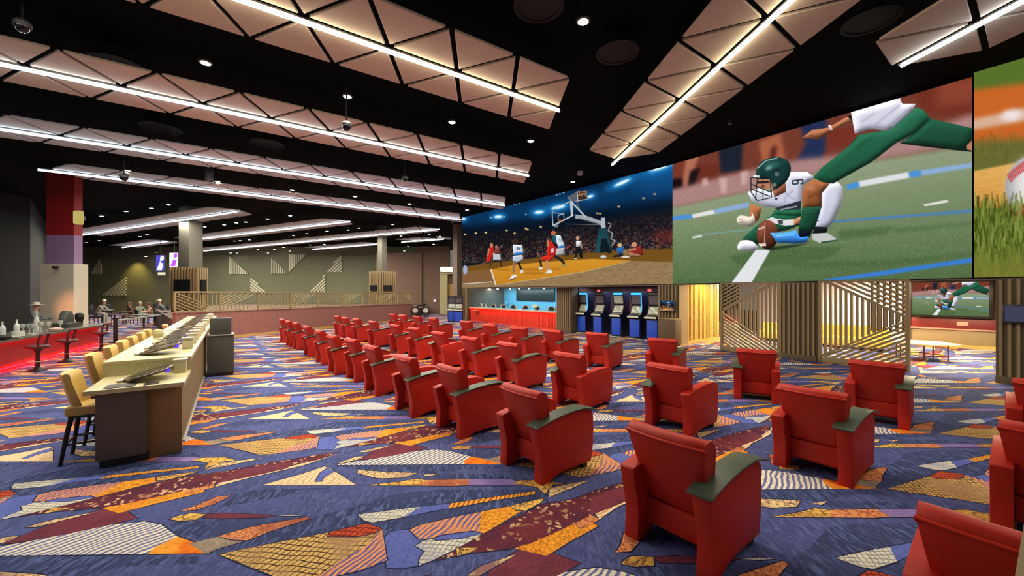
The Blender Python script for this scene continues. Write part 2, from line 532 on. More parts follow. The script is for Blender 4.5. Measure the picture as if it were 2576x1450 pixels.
# ------------------------------------------------------------------ pictures shown on the screens
class Canvas:
    def __init__(s, w, h, to_uv):
        s.w, s.h, s.to = w, h, to_uv          # to_uv: tracing point -> 0..1 across, 0..1 down
        s.im = np.zeros((h, w, 3), np.float32)
        s.rng = np.random.default_rng(3)
    def P(s, pts):
        q = np.array([s.to(p) for p in pts], np.float64)
        return q * (s.w, s.h)
    def mask(s, P, ss=3):
        x0, y0 = np.floor(P.min(0)).astype(int) - 1
        x1, y1 = np.ceil(P.max(0)).astype(int) + 2
        x0, y0, x1, y1 = max(x0, 0), max(y0, 0), min(x1, s.w), min(y1, s.h)
        if x1 <= x0 or y1 <= y0:
            return None
        xs = x0 + (np.arange((x1 - x0) * ss) + 0.5) / ss
        ys = y0 + (np.arange((y1 - y0) * ss) + 0.5) / ss
        ins = np.zeros((len(ys), len(xs)), bool)
        n = len(P)
        for i in range(n):
            ax, ay = P[i]
            bx, by = P[(i + 1) % n]
            if ay == by:
                continue
            r = (ys >= min(ay, by)) & (ys < max(ay, by))
            if r.any():
                xi = ax + (ys[r] - ay) * (bx - ax) / (by - ay)
                ins[r] ^= xs[None, :] > xi[:, None]
        m = ins.reshape(y1 - y0, ss, x1 - x0, ss).mean((1, 3)).astype(np.float32)
        return x0, y0, x1, y1, m
    def poly(s, pts, rgb, soft=0.0, a=1.0, smooth=False, rgb2=None, vol=0.0):
        """fill; vol = rounding of the form in the picture; soft = blur radius in canvas pixels; rgb2 = colour at the bottom of the shape"""
        P = s.P(smooth_pts(pts) if smooth else pts)
        r = s.mask(P)
        if r is None:
            return
        x0, y0, x1, y1, m = r
        if soft:
            k = int(soft * 2.5) + 1
            X0, Y0, X1, Y1 = max(x0 - k, 0), max(y0 - k, 0), min(x1 + k, s.w), min(y1 + k, s.h)
            M = np.zeros((Y1 - Y0, X1 - X0), np.float32)
            M[y0 - Y0:y1 - Y0, x0 - X0:x1 - X0] = m
            # keep the blur from fading at the canvas edge
            M = np.pad(M, k, mode='edge')
            M = blur(M, soft)[k:-k, k:-k]
            x0, y0, x1, y1, m = X0, Y0, X1, Y1, M
        c = np.array(rgb, np.float32)
        if rgb2 is not None:
            t = np.linspace(0, 1, y1 - y0, dtype=np.float32)[:, None, None]
            c = c * (1 - t) + np.array(rgb2, np.float32) * t
        if vol:
            k = int(vol * 2.5) + 1
            M = blur(np.pad(m, k), vol)
            gy, gx = np.gradient(M)
            t = (gx * 0.45 + gy * 0.9)[k:-k, k:-k] * vol * 1.5
            c = np.broadcast_to(c, m.shape + (3,)) * (1 + np.clip(t, -0.5, 0.16))[..., None]
        m = m[..., None] * a
        s.im[y0:y1, x0:x1] = s.im[y0:y1, x0:x1] * (1 - m) + c * m
    def line(s, pts, w, rgb, soft=0.0, a=1.0):
        P = [np.array(p, float) for p in pts]
        for p, q in zip(P[:-1], P[1:]):
            d = q - p
            n = np.array((-d[1], d[0])) / (np.hypot(*d) + 1e-9) * w / 2
            s.poly([p + n, q + n, q - n, p - n], rgb, soft, a)
    def ell(s, c, rx, ry, rgb, soft=0.0, a=1.0, rot=0.0, rgb2=None, vol=0.0):
        t = np.linspace(0, 2 * PI, 28, endpoint=False)
        x, y = rx * np.cos(t), ry * np.sin(t)
        s.poly([(c[0] + i * math.cos(rot) - j * math.sin(rot), c[1] + i * math.sin(rot) + j * math.cos(rot)) for i, j in zip(x, y)], rgb, soft, a, rgb2=rgb2, vol=vol)
    def noise(s, amt, cells=1):
        n = s.rng.normal(0, amt, (s.h // cells + 1, s.w // cells + 1, 1)).astype(np.float32)
        s.im += np.repeat(np.repeat(n, cells, 0), cells, 1)[:s.h, :s.w]
def blur(M, sig):
    k = np.arange(-int(sig * 2.5) - 1, int(sig * 2.5) + 2)
    g = np.exp(-0.5 * (k / sig) ** 2)
    g = (g / g.sum()).astype(np.float32)
    M = np.apply_along_axis(lambda r: np.convolve(r, g, 'same'), 0, M)
    return np.apply_along_axis(lambda r: np.convolve(r, g, 'same'), 1, M)
def smooth_pts(p, n=5):
    p = [np.array(q, float) for q in p]
    out = []
    L = len(p)
    for i in range(L):
        a, b, c, d = p[i - 1], p[i], p[(i + 1) % L], p[(i + 2) % L]
        for t in np.linspace(0, 1, n, endpoint=False):
            out.append(0.5 * (2 * b + (c - a) * t + (2 * a - 5 * b + 4 * c - d) * t * t + (3 * b - a - 3 * c + d) * t ** 3))
    return out
WHITE, SHADE, GREEN, DGREEN, SKIN = (222, 222, 236), (176, 178, 200), (36, 98, 70), (26, 74, 54), (178, 114, 76)
def paint_football(c, k=1.0):
    """traced in an enlargement of the photograph; k scales the blurs"""
    p, e, l = c.poly, c.ell, c.line
    p([(-900, -900), (3200, -900), (3200, 2200), (-900, 2200)], (116, 58, 44))
    p([(1500, -300), (2600, -300), (2600, 300), (1760, 240)], (112, 46, 34), 8 * k)
    p([(1850, 0), (2150, 0), (2150, 160), (1850, 200)], (140, 66, 46), 10 * k)
    p([(-300, 560), (120, 500), (60, 800), (-300, 900)], (120, 56, 42), 8 * k)
    for q, col in (([(330, 480), (500, 430), (490, 640), (340, 660)], (28, 34, 48)), ([(100, 560), (190, 540), (110, 760), (70, 750)], (176, 108, 84)), ([(180, 600), (330, 590), (320, 720), (200, 720)], (110, 46, 34)),
                   ([(0, 700), (70, 690), (80, 760), (0, 780)], (26, 16, 18)), ([(610, 440), (760, 380), (800, 560), (640, 600)], (172, 96, 66)), ([(700, 470), (740, 470), (720, 580), (680, 590)], (84, 36, 28)),
                   ([(900, 330), (1090, 280), (1080, 480), (1050, 580), (860, 600), (940, 450)], (36, 46, 84)), ([(1080, 360), (1300, 330), (1330, 450), (1100, 490)], (118, 48, 38)), ([(130, 640), (200, 620), (160, 760), (110, 760)], (30, 20, 22))):
        p(q, col, 5 * k)
    p([(-900, 1010), (0, 775), (500, 650), (900, 560), (1300, 520), (2112, 240), (3200, 0), (3200, 300), (2112, 450), (1200, 610), (500, 800), (0, 905), (-900, 1150)], (172, 130, 128), 7 * k)
    for q in ([(330, 690), (390, 690), (380, 800), (350, 800)], [(480, 650), (540, 640), (520, 740), (490, 740)], [(210, 700), (250, 690), (260, 740), (220, 750)]):
        p(q, (214, 176, 172), 4 * k, 0.8)
    p([(-900, 1150), (0, 900), (500, 795), (1200, 605), (2112, 460), (3200, 260), (3200, 2400), (-900, 2400)], (150, 162, 130), 5 * k, rgb2=(84, 108, 68))
    for q in ([(1170, 1060), (1560, 1030), (1500, 1090), (1170, 1120)], [(400, 1240), (700, 1180), (1200, 1170), (1100, 1260), (500, 1330)], [(800, 1290), (1500, 1270), (2112, 1220), (2112, 1240), (1500, 1310), (900, 1330)], [(1560, 1050), (2112, 1005), (2112, 1018), (1560, 1075)]):
        p(q, (72, 100, 58), 4 * k, 0.75)
    # turf speckle, kept to the field
    r = c.rng
    n = int(6000)
    xs, ys = r.uniform(-400, 2500, n), r.uniform(0, 1, n) ** 0.8
    for x, t in zip(xs, ys):
        y = 980 - 0.02 * x + t * 470
        b = r.uniform(-1, 1)
        s_ = r.uniform(3, 7)
        p([(x, y), (x + s_, y - s_ * 0.4), (x + s_ * 1.2, y + s_ * 0.5)], (176, 190, 150) if b > 0.1 else (62, 90, 52), 0, 0.5)
    c.noise(5)
    B, LB_ = (74, 146, 214), (140, 172, 212)
    p([(0, 962), (140, 945), (150, 975), (0, 992)], B, 1.5 * k); p([(-300, 1010), (0, 962), (0, 992), (-300, 1040)], LB_, 1.5 * k)
    p([(140, 948), (290, 915), (310, 942), (150, 973)], (226, 226, 222), 1.5 * k)
    p([(290, 912), (540, 862), (540, 897), (310, 945)], LB_, 1.5 * k)
    p([(1220, 740), (1310, 716), (1320, 755), (1230, 776)], B, 1.5 * k)
    p([(1310, 715), (1660, 650), (1670, 690), (1320, 755)], (222, 224, 226), 1.5 * k)
    p([(1660, 650), (1750, 634), (1750, 680), (1670, 690)], B, 1.5 * k)
    p([(1750, 636), (2112, 585), (2400, 540), (2400, 570), (2112, 617), (1750, 676)], LB_, 1.5 * k)
    p([(1760, 878), (1930, 845), (1936, 862), (1775, 890)], (232, 232, 220), k)
    p([(1120, 990), (2112, 912), (2400, 890), (2400, 912), (2112, 934), (1120, 1006)], (78, 128, 176), 1.2 * k)
    p([(1050, 1404), (1500, 1340), (2112, 1250), (2400, 1205), (2400, 1240), (2112, 1282), (1500, 1372), (1150, 1412)], (58, 124, 206), 1.2 * k)
    p([(590, 1195), (692, 1195), (560, 1425), (420, 1425)], (226, 228, 232), 1.0 * k)
    p([(140, 1106), (215, 1090), (210, 1106), (150, 1116)], (220, 226, 214), k)
    p([(150, 1090), (620, 1040), (620, 1052), (150, 1100)], (120, 166, 160), k, 0.7)
    # the kneeling holder
    p([(1050, 770), (1130, 715), (1190, 750), (1195, 850), (1150, 960), (1095, 1040), (1000, 1036), (1030, 900)], WHITE, smooth=True, rgb2=(190, 192, 214), vol=7 * k)
    p([(1000, 1032), (1095, 1038), (1082, 1085), (985, 1090)], (24, 26, 28), vol=7 * k)
    p([(985, 1082), (1090, 1076), (1165, 1124), (1045, 1150), (985, 1122)], (196, 198, 196)); p([(1045, 1138), (1165, 1122), (1160, 1134), (1048, 1152)], (60, 84, 62))
    p([(700, 950), (905, 912), (905, 1020), (800, 1062), (640, 1080), (600, 1160), (490, 1122), (580, 1040)], GREEN, rgb2=DGREEN, vol=7 * k)
    p([(480, 1136), (555, 1132), (600, 1172), (580, 1200), (468, 1197)], (222, 220, 232), smooth=True, vol=7 * k)
    p([(530, 790), (620, 760), (700, 790), (830, 650), (950, 650), (1005, 690), (925, 740), (905, 890), (760, 906), (640, 890), (560, 850)], WHITE, rgb2=(196, 198, 218), vol=7 * k)
    for q in ([(620, 850), (690, 870), (790, 880)], [(790, 790), (830, 830), (900, 850)], [(850, 780), (800, 820), (790, 870)]):
        l(q, 12, SHADE, 1.0 * k)
    p([(720, 906), (905, 850), (905, 912), (780, 938)], (44, 48, 58)); l([(760, 915), (880, 890)], 10, (150, 150, 160))
    p([(700, 950), (722, 918), (905, 914), (905, 962)], GREEN, vol=7 * k)
    D_ = (40, 56, 56)
    for q in ([(846, 712), (918, 703)], [(848, 736), (886, 732)], [(846, 712), (848, 736)], [(918, 703), (920, 730)], [(884, 708), (886, 732)], [(920, 730), (902, 733)]):
        l(q, 10, D_)
    p([(720, 838), (745, 832), (735, 850)], (24, 28, 40), vol=7 * k)
    p([(550, 872), (630, 900), (612, 980), (580, 1012), (545, 960)], SKIN, rgb2=(150, 88, 54), vol=7 * k)
    p([(455, 985), (480, 955), (555, 962), (560, 930), (585, 990), (560, 1030), (480, 1020)], (216, 206, 190), smooth=True, vol=7 * k)
    l([(470, 985), (500, 975)], 6, (160, 150, 140)); l([(470, 1005), (510, 995)], 6, (160, 150, 140))
    p([(690, 700), (720, 830), (800, 790), (800, 730)], (160, 96, 72), vol=7 * k)
    p([(590, 690), (600, 620), (650, 565), (740, 545), (810, 570), (836, 625), (815, 700), (770, 745), (720, 772), (690, 710), (640, 700)], (24, 58, 54), smooth=True, vol=7 * k)
    p([(640, 600), (700, 575), (770, 590), (760, 640), (690, 660)], (38, 84, 76), 4 * k, vol=7 * k)
    e((680, 622), 26, 12, (120, 164, 154), 3 * k, rot=-0.4)
    l([(600, 625), (660, 572), (740, 552)], 6, (200, 214, 212), 0.8 * k)
    p([(572, 672), (618, 676), (614, 690), (574, 692)], (228, 230, 232), vol=7 * k)
    p([(592, 700), (690, 702), (700, 760), (640, 772), (590, 745)], (188, 124, 96)); p([(600, 716), (680, 712), (684, 728), (600, 732)], (40, 30, 30)); e((640, 752), 16, 7, (120, 60, 50))
    M_ = (36, 44, 42)
    for q in ([(556, 690), (556, 790), (600, 850), (690, 832)], [(556, 735), (690, 790), (740, 760)], [(558, 770), (690, 822)], [(600, 690), (588, 845)], [(640, 700), (640, 850)], [(556, 690), (600, 692)], [(690, 700), (700, 830)]):
        l(q, 7, M_)
    l([(580, 800), (650, 838)], 6, (190, 190, 170)); e((738, 665), 18, 16, (92, 104, 104)); e((722, 740), 14, 12, (110, 120, 120))
    p([(850, 985), (905, 960), (905, 1010), (860, 1022)], (198, 134, 96), vol=7 * k)
    p([(660, 985), (700, 966), (740, 978), (790, 985), (855, 982), (858, 1022), (790, 1026), (720, 1010)], (224, 222, 222)); p([(740, 990), (780, 986), (780, 1020), (750, 1014)], (70, 70, 80))
    e((672, 1090), 76, 102, (128, 68, 48), rgb2=(84, 40, 30), vol=9 * k); p([(606, 1046), (650, 1028), (652, 1046), (610, 1056)], (230, 214, 200)); p([(610, 1152), (660, 1150), (662, 1168), (620, 1172)], (230, 214, 200))
    l([(655, 1000), (650, 1150)], 6, (190, 150, 130))
    e((632, 1060), 16, 40, (160, 96, 74), 5 * k, 0.6)
    # the kicker
    p([(990, 702), (1110, 730), (1052, 800), (1052, 900), (918, 902), (912, 790), (930, 742)], (168, 104, 64), rgb2=(126, 72, 42), vol=7 * k)
    l([(960, 830), (1010, 800), (1040, 820)], 12, (110, 60, 36), 2 * k); e((975, 760), 30, 22, (190, 126, 84), 3 * k)
    p([(915, 900), (1052, 890), (1012, 1020), (975, 1080), (890, 1050)], (34, 88, 64), rgb2=(20, 60, 44), vol=7 * k)
    for y in (925, 950, 975, 1000):
        l([(910, y), (1035, y - 8)], 4, (22, 62, 46), 0.6)
    p([(890, 1048), (988, 1060), (962, 1112), (885, 1104)], (18, 24, 32), vol=7 * k)
    p([(690, 1076), (780, 1076), (870, 1058), (900, 1108), (962, 1100), (950, 1140), (860, 1153), (740, 1146)], (86, 168, 240), rgb2=(40, 112, 206), vol=7 * k)
    l([(730, 1100), (860, 1085)], 8, (150, 205, 250), k)
    p([(640, 1185), (900, 1155), (1000, 1135), (880, 1172), (690, 1200)], (26, 36, 26), 2 * k, 0.85)
    p([(1810, 275), (2112, 345), (2112, 415), (2060, 492), (1620, 446), (1690, 385)], (34, 86, 64), rgb2=(26, 70, 52), vol=7 * k)
    p([(1620, 440), (2055, 490), (2112, 498), (2112, 510), (2000, 500), (1600, 452)], (22, 36, 28), vol=7 * k)
    p([(2062, 470), (2112, 420), (2112, 503), (2072, 492)], (186, 122, 96)); p([(2112, 345), (2500, 430), (2500, 560), (2112, 505)], (180, 118, 92))
    p([(1310, 390), (1500, 358), (1640, 250), (1712, 196), (1762, 215), (1812, 272), (1720, 370), (1570, 450), (1400, 582), (1130, 732), (1060, 722), (988, 690), (1050, 622), (1240, 470)], (42, 108, 78), rgb2=(30, 82, 58), vol=7 * k)
    l([(1600, 445), (1700, 385), (1810, 280)], 8, (20, 56, 42), k); l([(1300, 480), (1420, 400)], 14, (30, 84, 60), 3 * k); e((1560, 340), 90, 26, (58, 120, 92), 8 * k, 0.6, rot=-0.6)
    p([(1240, 470), (1310, 392), (1290, 420)], (20, 50, 38), vol=7 * k)
    p([(1225, 262), (1272, 244), (1290, 286), (1245, 302)], (40, 28, 28), vol=7 * k)
    p([(918, 405), (985, 356), (1100, 338), (1230, 262), (1262, 290), (1120, 366), (1030, 424), (930, 412)], (190, 122, 86), rgb2=(150, 88, 58), vol=7 * k)
    l([(925, 406), (990, 390)], 5, (110, 60, 44)); l([(960, 412), (1020, 400)], 5, (110, 60, 44))
    p([(1096, 324), (1116, 320), (1130, 356), (1112, 362)], (232, 200, 206), vol=7 * k)
    p([(1258, 240), (1200, -60), (1650, -60), (1600, 140), (1616, 172), (1710, 172), (1690, 220), (1522, 364), (1400, 350), (1284, 382)], (224, 222, 234), rgb2=(200, 200, 220), vol=7 * k)
    for q in ([(1400, 340), (1500, 260), (1600, 180)], [(1330, 300), (1420, 240)], [(1540, 330), (1660, 220)]):
        l(q, 10, (176, 176, 198), 1.5 * k)
def paint_basketball(c, k=1.0):
    p, e, l, r = c.poly, c.ell, c.line, c.rng
    p([(-200, -200), (2700, -200), (2700, 1600), (-200, 1600)], (8, 20, 36))
    p([(-200, 640), (700, 480), (1500, 280), (2400, 60), (2400, 420), (1700, 520), (900, 640), (-200, 760)], (10, 52, 92), 10 * k)
    p([(1900, 160), (2400, 40), (2400, 330), (2000, 360)], (16, 74, 128), 12 * k)
    for x, y, rx, ry, ro in ((110, 645, 30, 14, 0), (485, 622, 48, 18, -0.05), (922, 574, 56, 20, -0.1), (1130, 520, 80, 20, -0.2), (1470, 405, 40, 16, -0.3), (1810, 258, 100, 20, -0.42), (2230, 90, 130, 26, -0.35)):
        e((x, y), rx * 2.0, ry * 3.0, (24, 110, 176), 6 * k, 0.8, ro)
        e((x, y), rx * 1.1, ry * 1.2, (120, 206, 250), 2.5 * k, 0.9, ro)
        e((x, y), rx * 0.8, ry * 0.65, (240, 252, 255), 0.8, 1, ro)
    for x, y in ((1110, 390), (1145, 380), (1185, 366), (650, 490), (680, 484), (710, 478), (405, 632), (548, 620), (780, 598)):
        e((x, y), 9, 8, (150, 210, 240), 0.8)
    # crowd
    p([(-100, 830), (600, 780), (1100, 760), (1700, 640), (2400, 520), (2400, 980), (1500, 1010), (900, 1060), (-100, 1160)], (22, 24, 34), 5 * k)
    pal = [(96, 40, 36), (150, 60, 46), (58, 54, 62), (120, 92, 76), (40, 46, 66), (176, 140, 116), (70, 30, 32), (30, 32, 44), (140, 128, 124)]
    for _ in range(4200):
        x = r.uniform(80, 2360)
        t = r.uniform(0, 1)
        top = 830 - 0.09 * x if x < 1300 else 713 - 0.14 * (x - 1300)
        bot = 1130 - 0.075 * x
        y = top + (bot - top) * t ** 0.75
        col = np.array(pal[r.integers(len(pal))], float) * (0.32 + 0.62 * t) * (0.7 if x < 900 else 1.0)
        e((x, y), r.uniform(4, 10), r.uniform(5, 11), tuple(col), 0, 0.8)
    for x, y in ((350, 792), (575, 768), (780, 748), (800, 760), (1545, 585), (1575, 590), (1775, 515), (2040, 425), (2160, 380), (940, 730), (660, 800), (245, 798), (130, 812)):
        e((x, y), 13, 9, (250, 206, 130), 0.8)
    p([(2130, 790), (2360, 760), (2360, 900), (2150, 900)], (150, 50, 40), 6 * k, 0.4)
    # court
    p([(90, 1160), (420, 1110), (1000, 1050), (1500, 1000), (2360, 955), (2360, 1115), (1900, 1100), (1000, 1140), (420, 1190), (90, 1230)], (116, 80, 28), 1.5)
    p([(90, 1215), (410, 1180), (460, 1350), (90, 1350)], (132, 92, 56), 1.0)
    p([(410, 1186), (700, 1132), (1000, 1102), (1500, 1072), (1910, 1090), (1400, 1212), (900, 1292), (470, 1352)], (214, 148, 44), 0.8, rgb2=(196, 128, 32))
    p([(470, 1355), (900, 1290), (1400, 1210), (1910, 1094), (2365, 1104), (2365, 1500), (60, 1500), (60, 1345), (440, 1312)], (148, 120, 84), 0.8)
    for _ in range(520):
        x = r.uniform(300, 2350)
        y = r.uniform(1110, 1390)
        if y > 1352 - 0.17 * (x - 470):
            d = r.choice([-1, 1])
            L_ = r.uniform(15, 60)
            l([(x, y), (x + L_, y - L_ * 0.24)], r.uniform(3, 6), (112, 86, 56) if d < 0 else (176, 150, 112), 0, 0.6)
    l([(405, 1186), (460, 1356)], 16, (226, 214, 190)); l([(470, 1352), (900, 1290), (1400, 1210), (1900, 1096)], 7, (224, 196, 140), 0, 0.8); l([(100, 1342), (420, 1318)], 8, (210, 206, 200))
    for x, y, w in ((840, 1185, 150), (860, 1226, 130), (540, 1186, 90), (1100, 1180, 60)):
        e((x, y), w, 8, (150, 92, 22), 2, 0.8)
    # hoop, stand, cube
    S_ = (196, 206, 212)
    p([(1560, 752), (1645, 740), (1700, 1000), (1520, 1012), (1530, 940)], (26, 66, 76), rgb2=(34, 82, 88)); p([(1590, 860), (1640, 850), (1700, 1000), (1570, 1008)], (16, 30, 36))
    l([(1310, 620), (1450, 640), (1620, 706)], 46, (158, 166, 170)); l([(1340, 640), (1560, 702)], 12, (70, 74, 80)); l([(1606, 632), (1612, 745)], 44, (176, 186, 190)); l([(1660, 690), (1695, 700), (1660, 770), (1710, 800), (1690, 860), (1740, 880), (1700, 930)], 9, (170, 176, 180))
    p([(1228, 410), (1330, 352), (1432, 344), (1440, 436), (1340, 462), (1270, 462)], (92, 96, 106)); p([(1336, 362), (1425, 356), (1430, 430), (1340, 446)], (50, 44, 44))
    for _ in range(26):
        e((r.uniform(1345, 1430), r.uniform(350, 400)), 6, 5, (214, 140, 80), 0, 0.9)
    l([(1330, 352), (1338, 460)], 8, (190, 196, 200)); l([(1228, 412), (1270, 462), (1440, 436)], 6, (180, 186, 190)); l([(1262, 440), (1330, 470), (1360, 560)], 14, (80, 90, 100))
    l([(1265, 455), (1275, 610)], 26, (188, 196, 200)); l([(1275, 470), (1420, 624)], 16, S_); l([(1060, 548), (1260, 458)], 9, S_); l([(1062, 570), (1070, 722)], 9, S_); l([(1070, 718), (1290, 604)], 14, S_); l([(1062, 570), (1180, 600)], 5, S_)
    l([(1126, 660), (1126, 612), (1186, 582), (1188, 636)], 7, S_); e((1150, 664), 24, 10, (190, 90, 50)); p([(1075, 712), (1130, 690), (1125, 735), (1085, 735)], (176, 190, 196), 0, 0.6); l([(1210, 700), (1560, 708)], 5, (120, 126, 130))
    # people on the court
    K_, RED, W_ = (46, 34, 32), (196, 40, 32), (206, 214, 226)
    def pl(pts, col): p(pts, col, vol=2.0 * k)
    pl([(400, 930), (432, 940), (440, 1010), (400, 1110), (345, 1115), (372, 1030)], RED); e((412, 928), 18, 24, (190, 130, 104)); l([(370, 1100), (300, 1130), (268, 1160)], 14, (110, 76, 62)); l([(400, 1090), (400, 1160)], 14, (60, 44, 40)); l([(385, 960), (372, 1040)], 14, (200, 140, 112))
    pl([(430, 1010), (505, 1010), (515, 1090), (430, 1090)], (190, 196, 206)); pl([(450, 950), (500, 950), (505, 1020), (445, 1020)], (120, 60, 56)); e((465, 945), 14, 20, (150, 110, 96)); l([(505, 1085), (520, 1160)], 13, (46, 40, 42)); e((520, 940), 12, 16, (110, 80, 70))
    l([(545, 1100), (600, 1010), (640, 940)], 16, (76, 56, 50)); pl([(640, 920), (742, 925), (755, 1015), (650, 1030)], W_); pl([(652, 1010), (752, 998), (752, 1035), (658, 1042)], (44, 110, 178)); pl([(640, 1042), (752, 1030), (752, 1080), (694, 1112), (640, 1098)], (190, 196, 212)); e((664, 886), 38, 34, (52, 40, 38)); l([(740, 935), (775, 985), (745, 1040)], 18, (84, 62, 56)); l([(655, 1100), (650, 1225)], 26, (150, 108, 92)); l([(700, 1105), (735, 1195)], 22, (36, 30, 34)); p([(600, 1300), (630, 1250), (676, 1238), (682, 1262)], (226, 228, 232)); e((736, 1208), 18, 20, (214, 218, 222)); l([(600, 1304), (672, 1278)], 8, (40, 36, 40))
    p([(684, 952), (696, 946), (714, 952), (716, 976), (690, 980)], (40, 60, 90)); e((700, 956), 6, 5, W_); e((702, 970), 7, 5, W_)
    pl([(1078, 822), (1150, 818), (1196, 930), (1130, 950)], (206, 220, 230)); pl([(1120, 945), (1196, 926), (1198, 955), (1130, 965)], (50, 120, 190)); pl([(1108, 962), (1196, 952), (1190, 1030), (1092, 1040)], (182, 176, 180)); e((1075, 798), 26, 26, (196, 104, 74)); p([(1060, 830), (1100, 820), (1110, 900), (1075, 900)], (30, 90, 110)); l([(1090, 1040), (1180, 1100), (1190, 1150)], 30, (38, 32, 36)); e((1185, 1140), 32, 16, (150, 140, 80), rot=0.4)
    for x in (1140, 1158):
        l([(x, 858), (x + 10, 890)], 6, (50, 60, 70))
    pl([(1012, 880), (1052, 880), (1104, 960), (1100, 1040), (1010, 1040)], RED); p([(1050, 965), (1078, 955), (1080, 1005), (1050, 1008)], (220, 200, 200)); pl([(930, 1085), (960, 1050), (1010, 1036), (1092, 1036), (1040, 1100), (985, 1092)], (206, 44, 34)); e((1022, 868), 24, 26, (70, 50, 46)); l([(1015, 870), (1020, 940)], 16, (200, 130, 90)); l([(935, 1080), (945, 1160)], 24, (56, 40, 38)); l([(1005, 1090), (1025, 1200)], 26, (184, 132, 108)); e((938, 1174), 20, 16, (220, 222, 228)); p([(985, 1228), (1020, 1188), (1062, 1196), (1062, 1226)], (224, 226, 232))
    pl([(1318, 882), (1376, 880), (1368, 944), (1320, 944)], (206, 212, 216)); pl([(1318, 944), (1372, 942), (1392, 1066), (1362, 1066), (1342, 985), (1320, 1066), (1302, 1066)], (24, 24, 28)); e((1334, 852), 18, 24, (196, 150, 120)); e((1312, 1070), 14, 6, (220, 220, 220)); l([(1372, 900), (1378, 960)], 12, (190, 140, 112))
    l([(1205, 960), (1260, 930)], 22, (150, 60, 60), 0, 0.8); e((1225, 1010), 24, 40, (44, 34, 36), 1, 0.8)
    pl([(1740, 962), (1828, 940), (1836, 1012), (1770, 1022)], (42, 98, 160)); e((1786, 926), 24, 22, (206, 180, 130)); l([(1700, 1000), (1660, 1010)], 18, (30, 30, 36)); pl([(1710, 1040), (1830, 1010), (1840, 1040), (1720, 1056)], (34, 34, 44)); e((1610, 1050), 32, 16, (200, 204, 206))
    pl([(1905, 980), (2010, 930), (2040, 1030), (1900, 1045)], (142, 40, 36)); e((1940, 920), 30, 28, (206, 140, 110)); l([(1880, 980), (1960, 965)], 22, (190, 126, 100)); pl([(1880, 1000), (2010, 1030), (2000, 1052), (1890, 1050)], (150, 110, 80)); e((1845, 1010), 30, 44, (150, 120, 90), 1.5, 0.8); e((1845, 1052), 46, 10, (220, 216, 200)); e((130, 1190), 24, 50, (160, 176, 206), 1.5)
def paint_baseball(c, k=1.0):
    p, e, l, r = c.poly, c.ell, c.line, c.rng
    p([(0, -300), (2400, -300), (2400, 1700), (0, 1700)], (88, 112, 42))
    p([(0, 262), (700, 175), (2400, -40), (2400, 640), (0, 620)], (200, 100, 38), 5 * k)
    p([(0, 560), (700, 520), (2400, 420), (2400, 760), (0, 740)], (104, 104, 48), 7 * k)
    p([(0, 440), (370, 400), (700, 330), (2400, 60), (2400, 130), (700, 410), (370, 468), (0, 520)], (216, 176, 150), 4 * k); e((615, 375), 66, 36, (238, 226, 226), 4 * k, rot=-0.1)
    for _ in range(500):
        x, y = r.uniform(330, 2400), r.uniform(500, 700)
        l([(x, y), (x + r.uniform(-6, 6), y - r.uniform(15, 40))], 6, (116, 120, 56) if r.uniform() > 0.5 else (76, 84, 30), 0.6, 0.5)
    p([(0, 830), (370, 728), (600, 682), (2400, 300), (2400, 960), (0, 960)], (228, 180, 96), 1.5, rgb2=(206, 136, 62))
    for _ in range(160):
        x = r.uniform(340, 1400); y = r.uniform(740, 950)
        l([(x, y), (x + 60, y - 14)], 4, (196, 140, 70), 0.5, 0.5)
    p([(540, 960), (600, 900), (640, 1010), (560, 1020)], (40, 26, 12), 3 * k)
    e((790, 830), 216, 216, (150, 150, 158), 1.0); e((812, 815), 196, 200, (236, 230, 226), 8 * k)
    R_ = (196, 44, 44)
    for i in range(16):
        t = i / 15
        x, y = 598 + t * 150, 770 - 150 * t + 40 * t * t
        l([(x - 10, y - 22), (x + 14, y + 26)], 8, R_)
        x, y = 640 + t * 130, 1010 - 130 * t
        l([(x, y - 30), (x + 18, y + 30)], 11, R_)
    for _ in range(5200):
        x = r.uniform(340, 2400); t = r.uniform(0, 1)
        y = 930 + t * 720
        h = r.uniform(30, 90)
        g = (58, 72, 18) if r.uniform() < 0.45 else (112, 128, 48) if r.uniform() < 0.6 else (150, 156, 76)
        if t > 0.55: g = tuple(0.6 * a + 0.4 * b for a, b in zip(g, (146, 132, 60)))
        l([(x, y + 20), (x + r.uniform(-16, 16), y - h)], r.uniform(4, 9), g, 0 if t < 0.5 else 1.2, 0.75)
    p([(330, 1230), (2400, 1230), (2400, 1500), (330, 1500)], (120, 122, 50), 14 * k, 0.45)
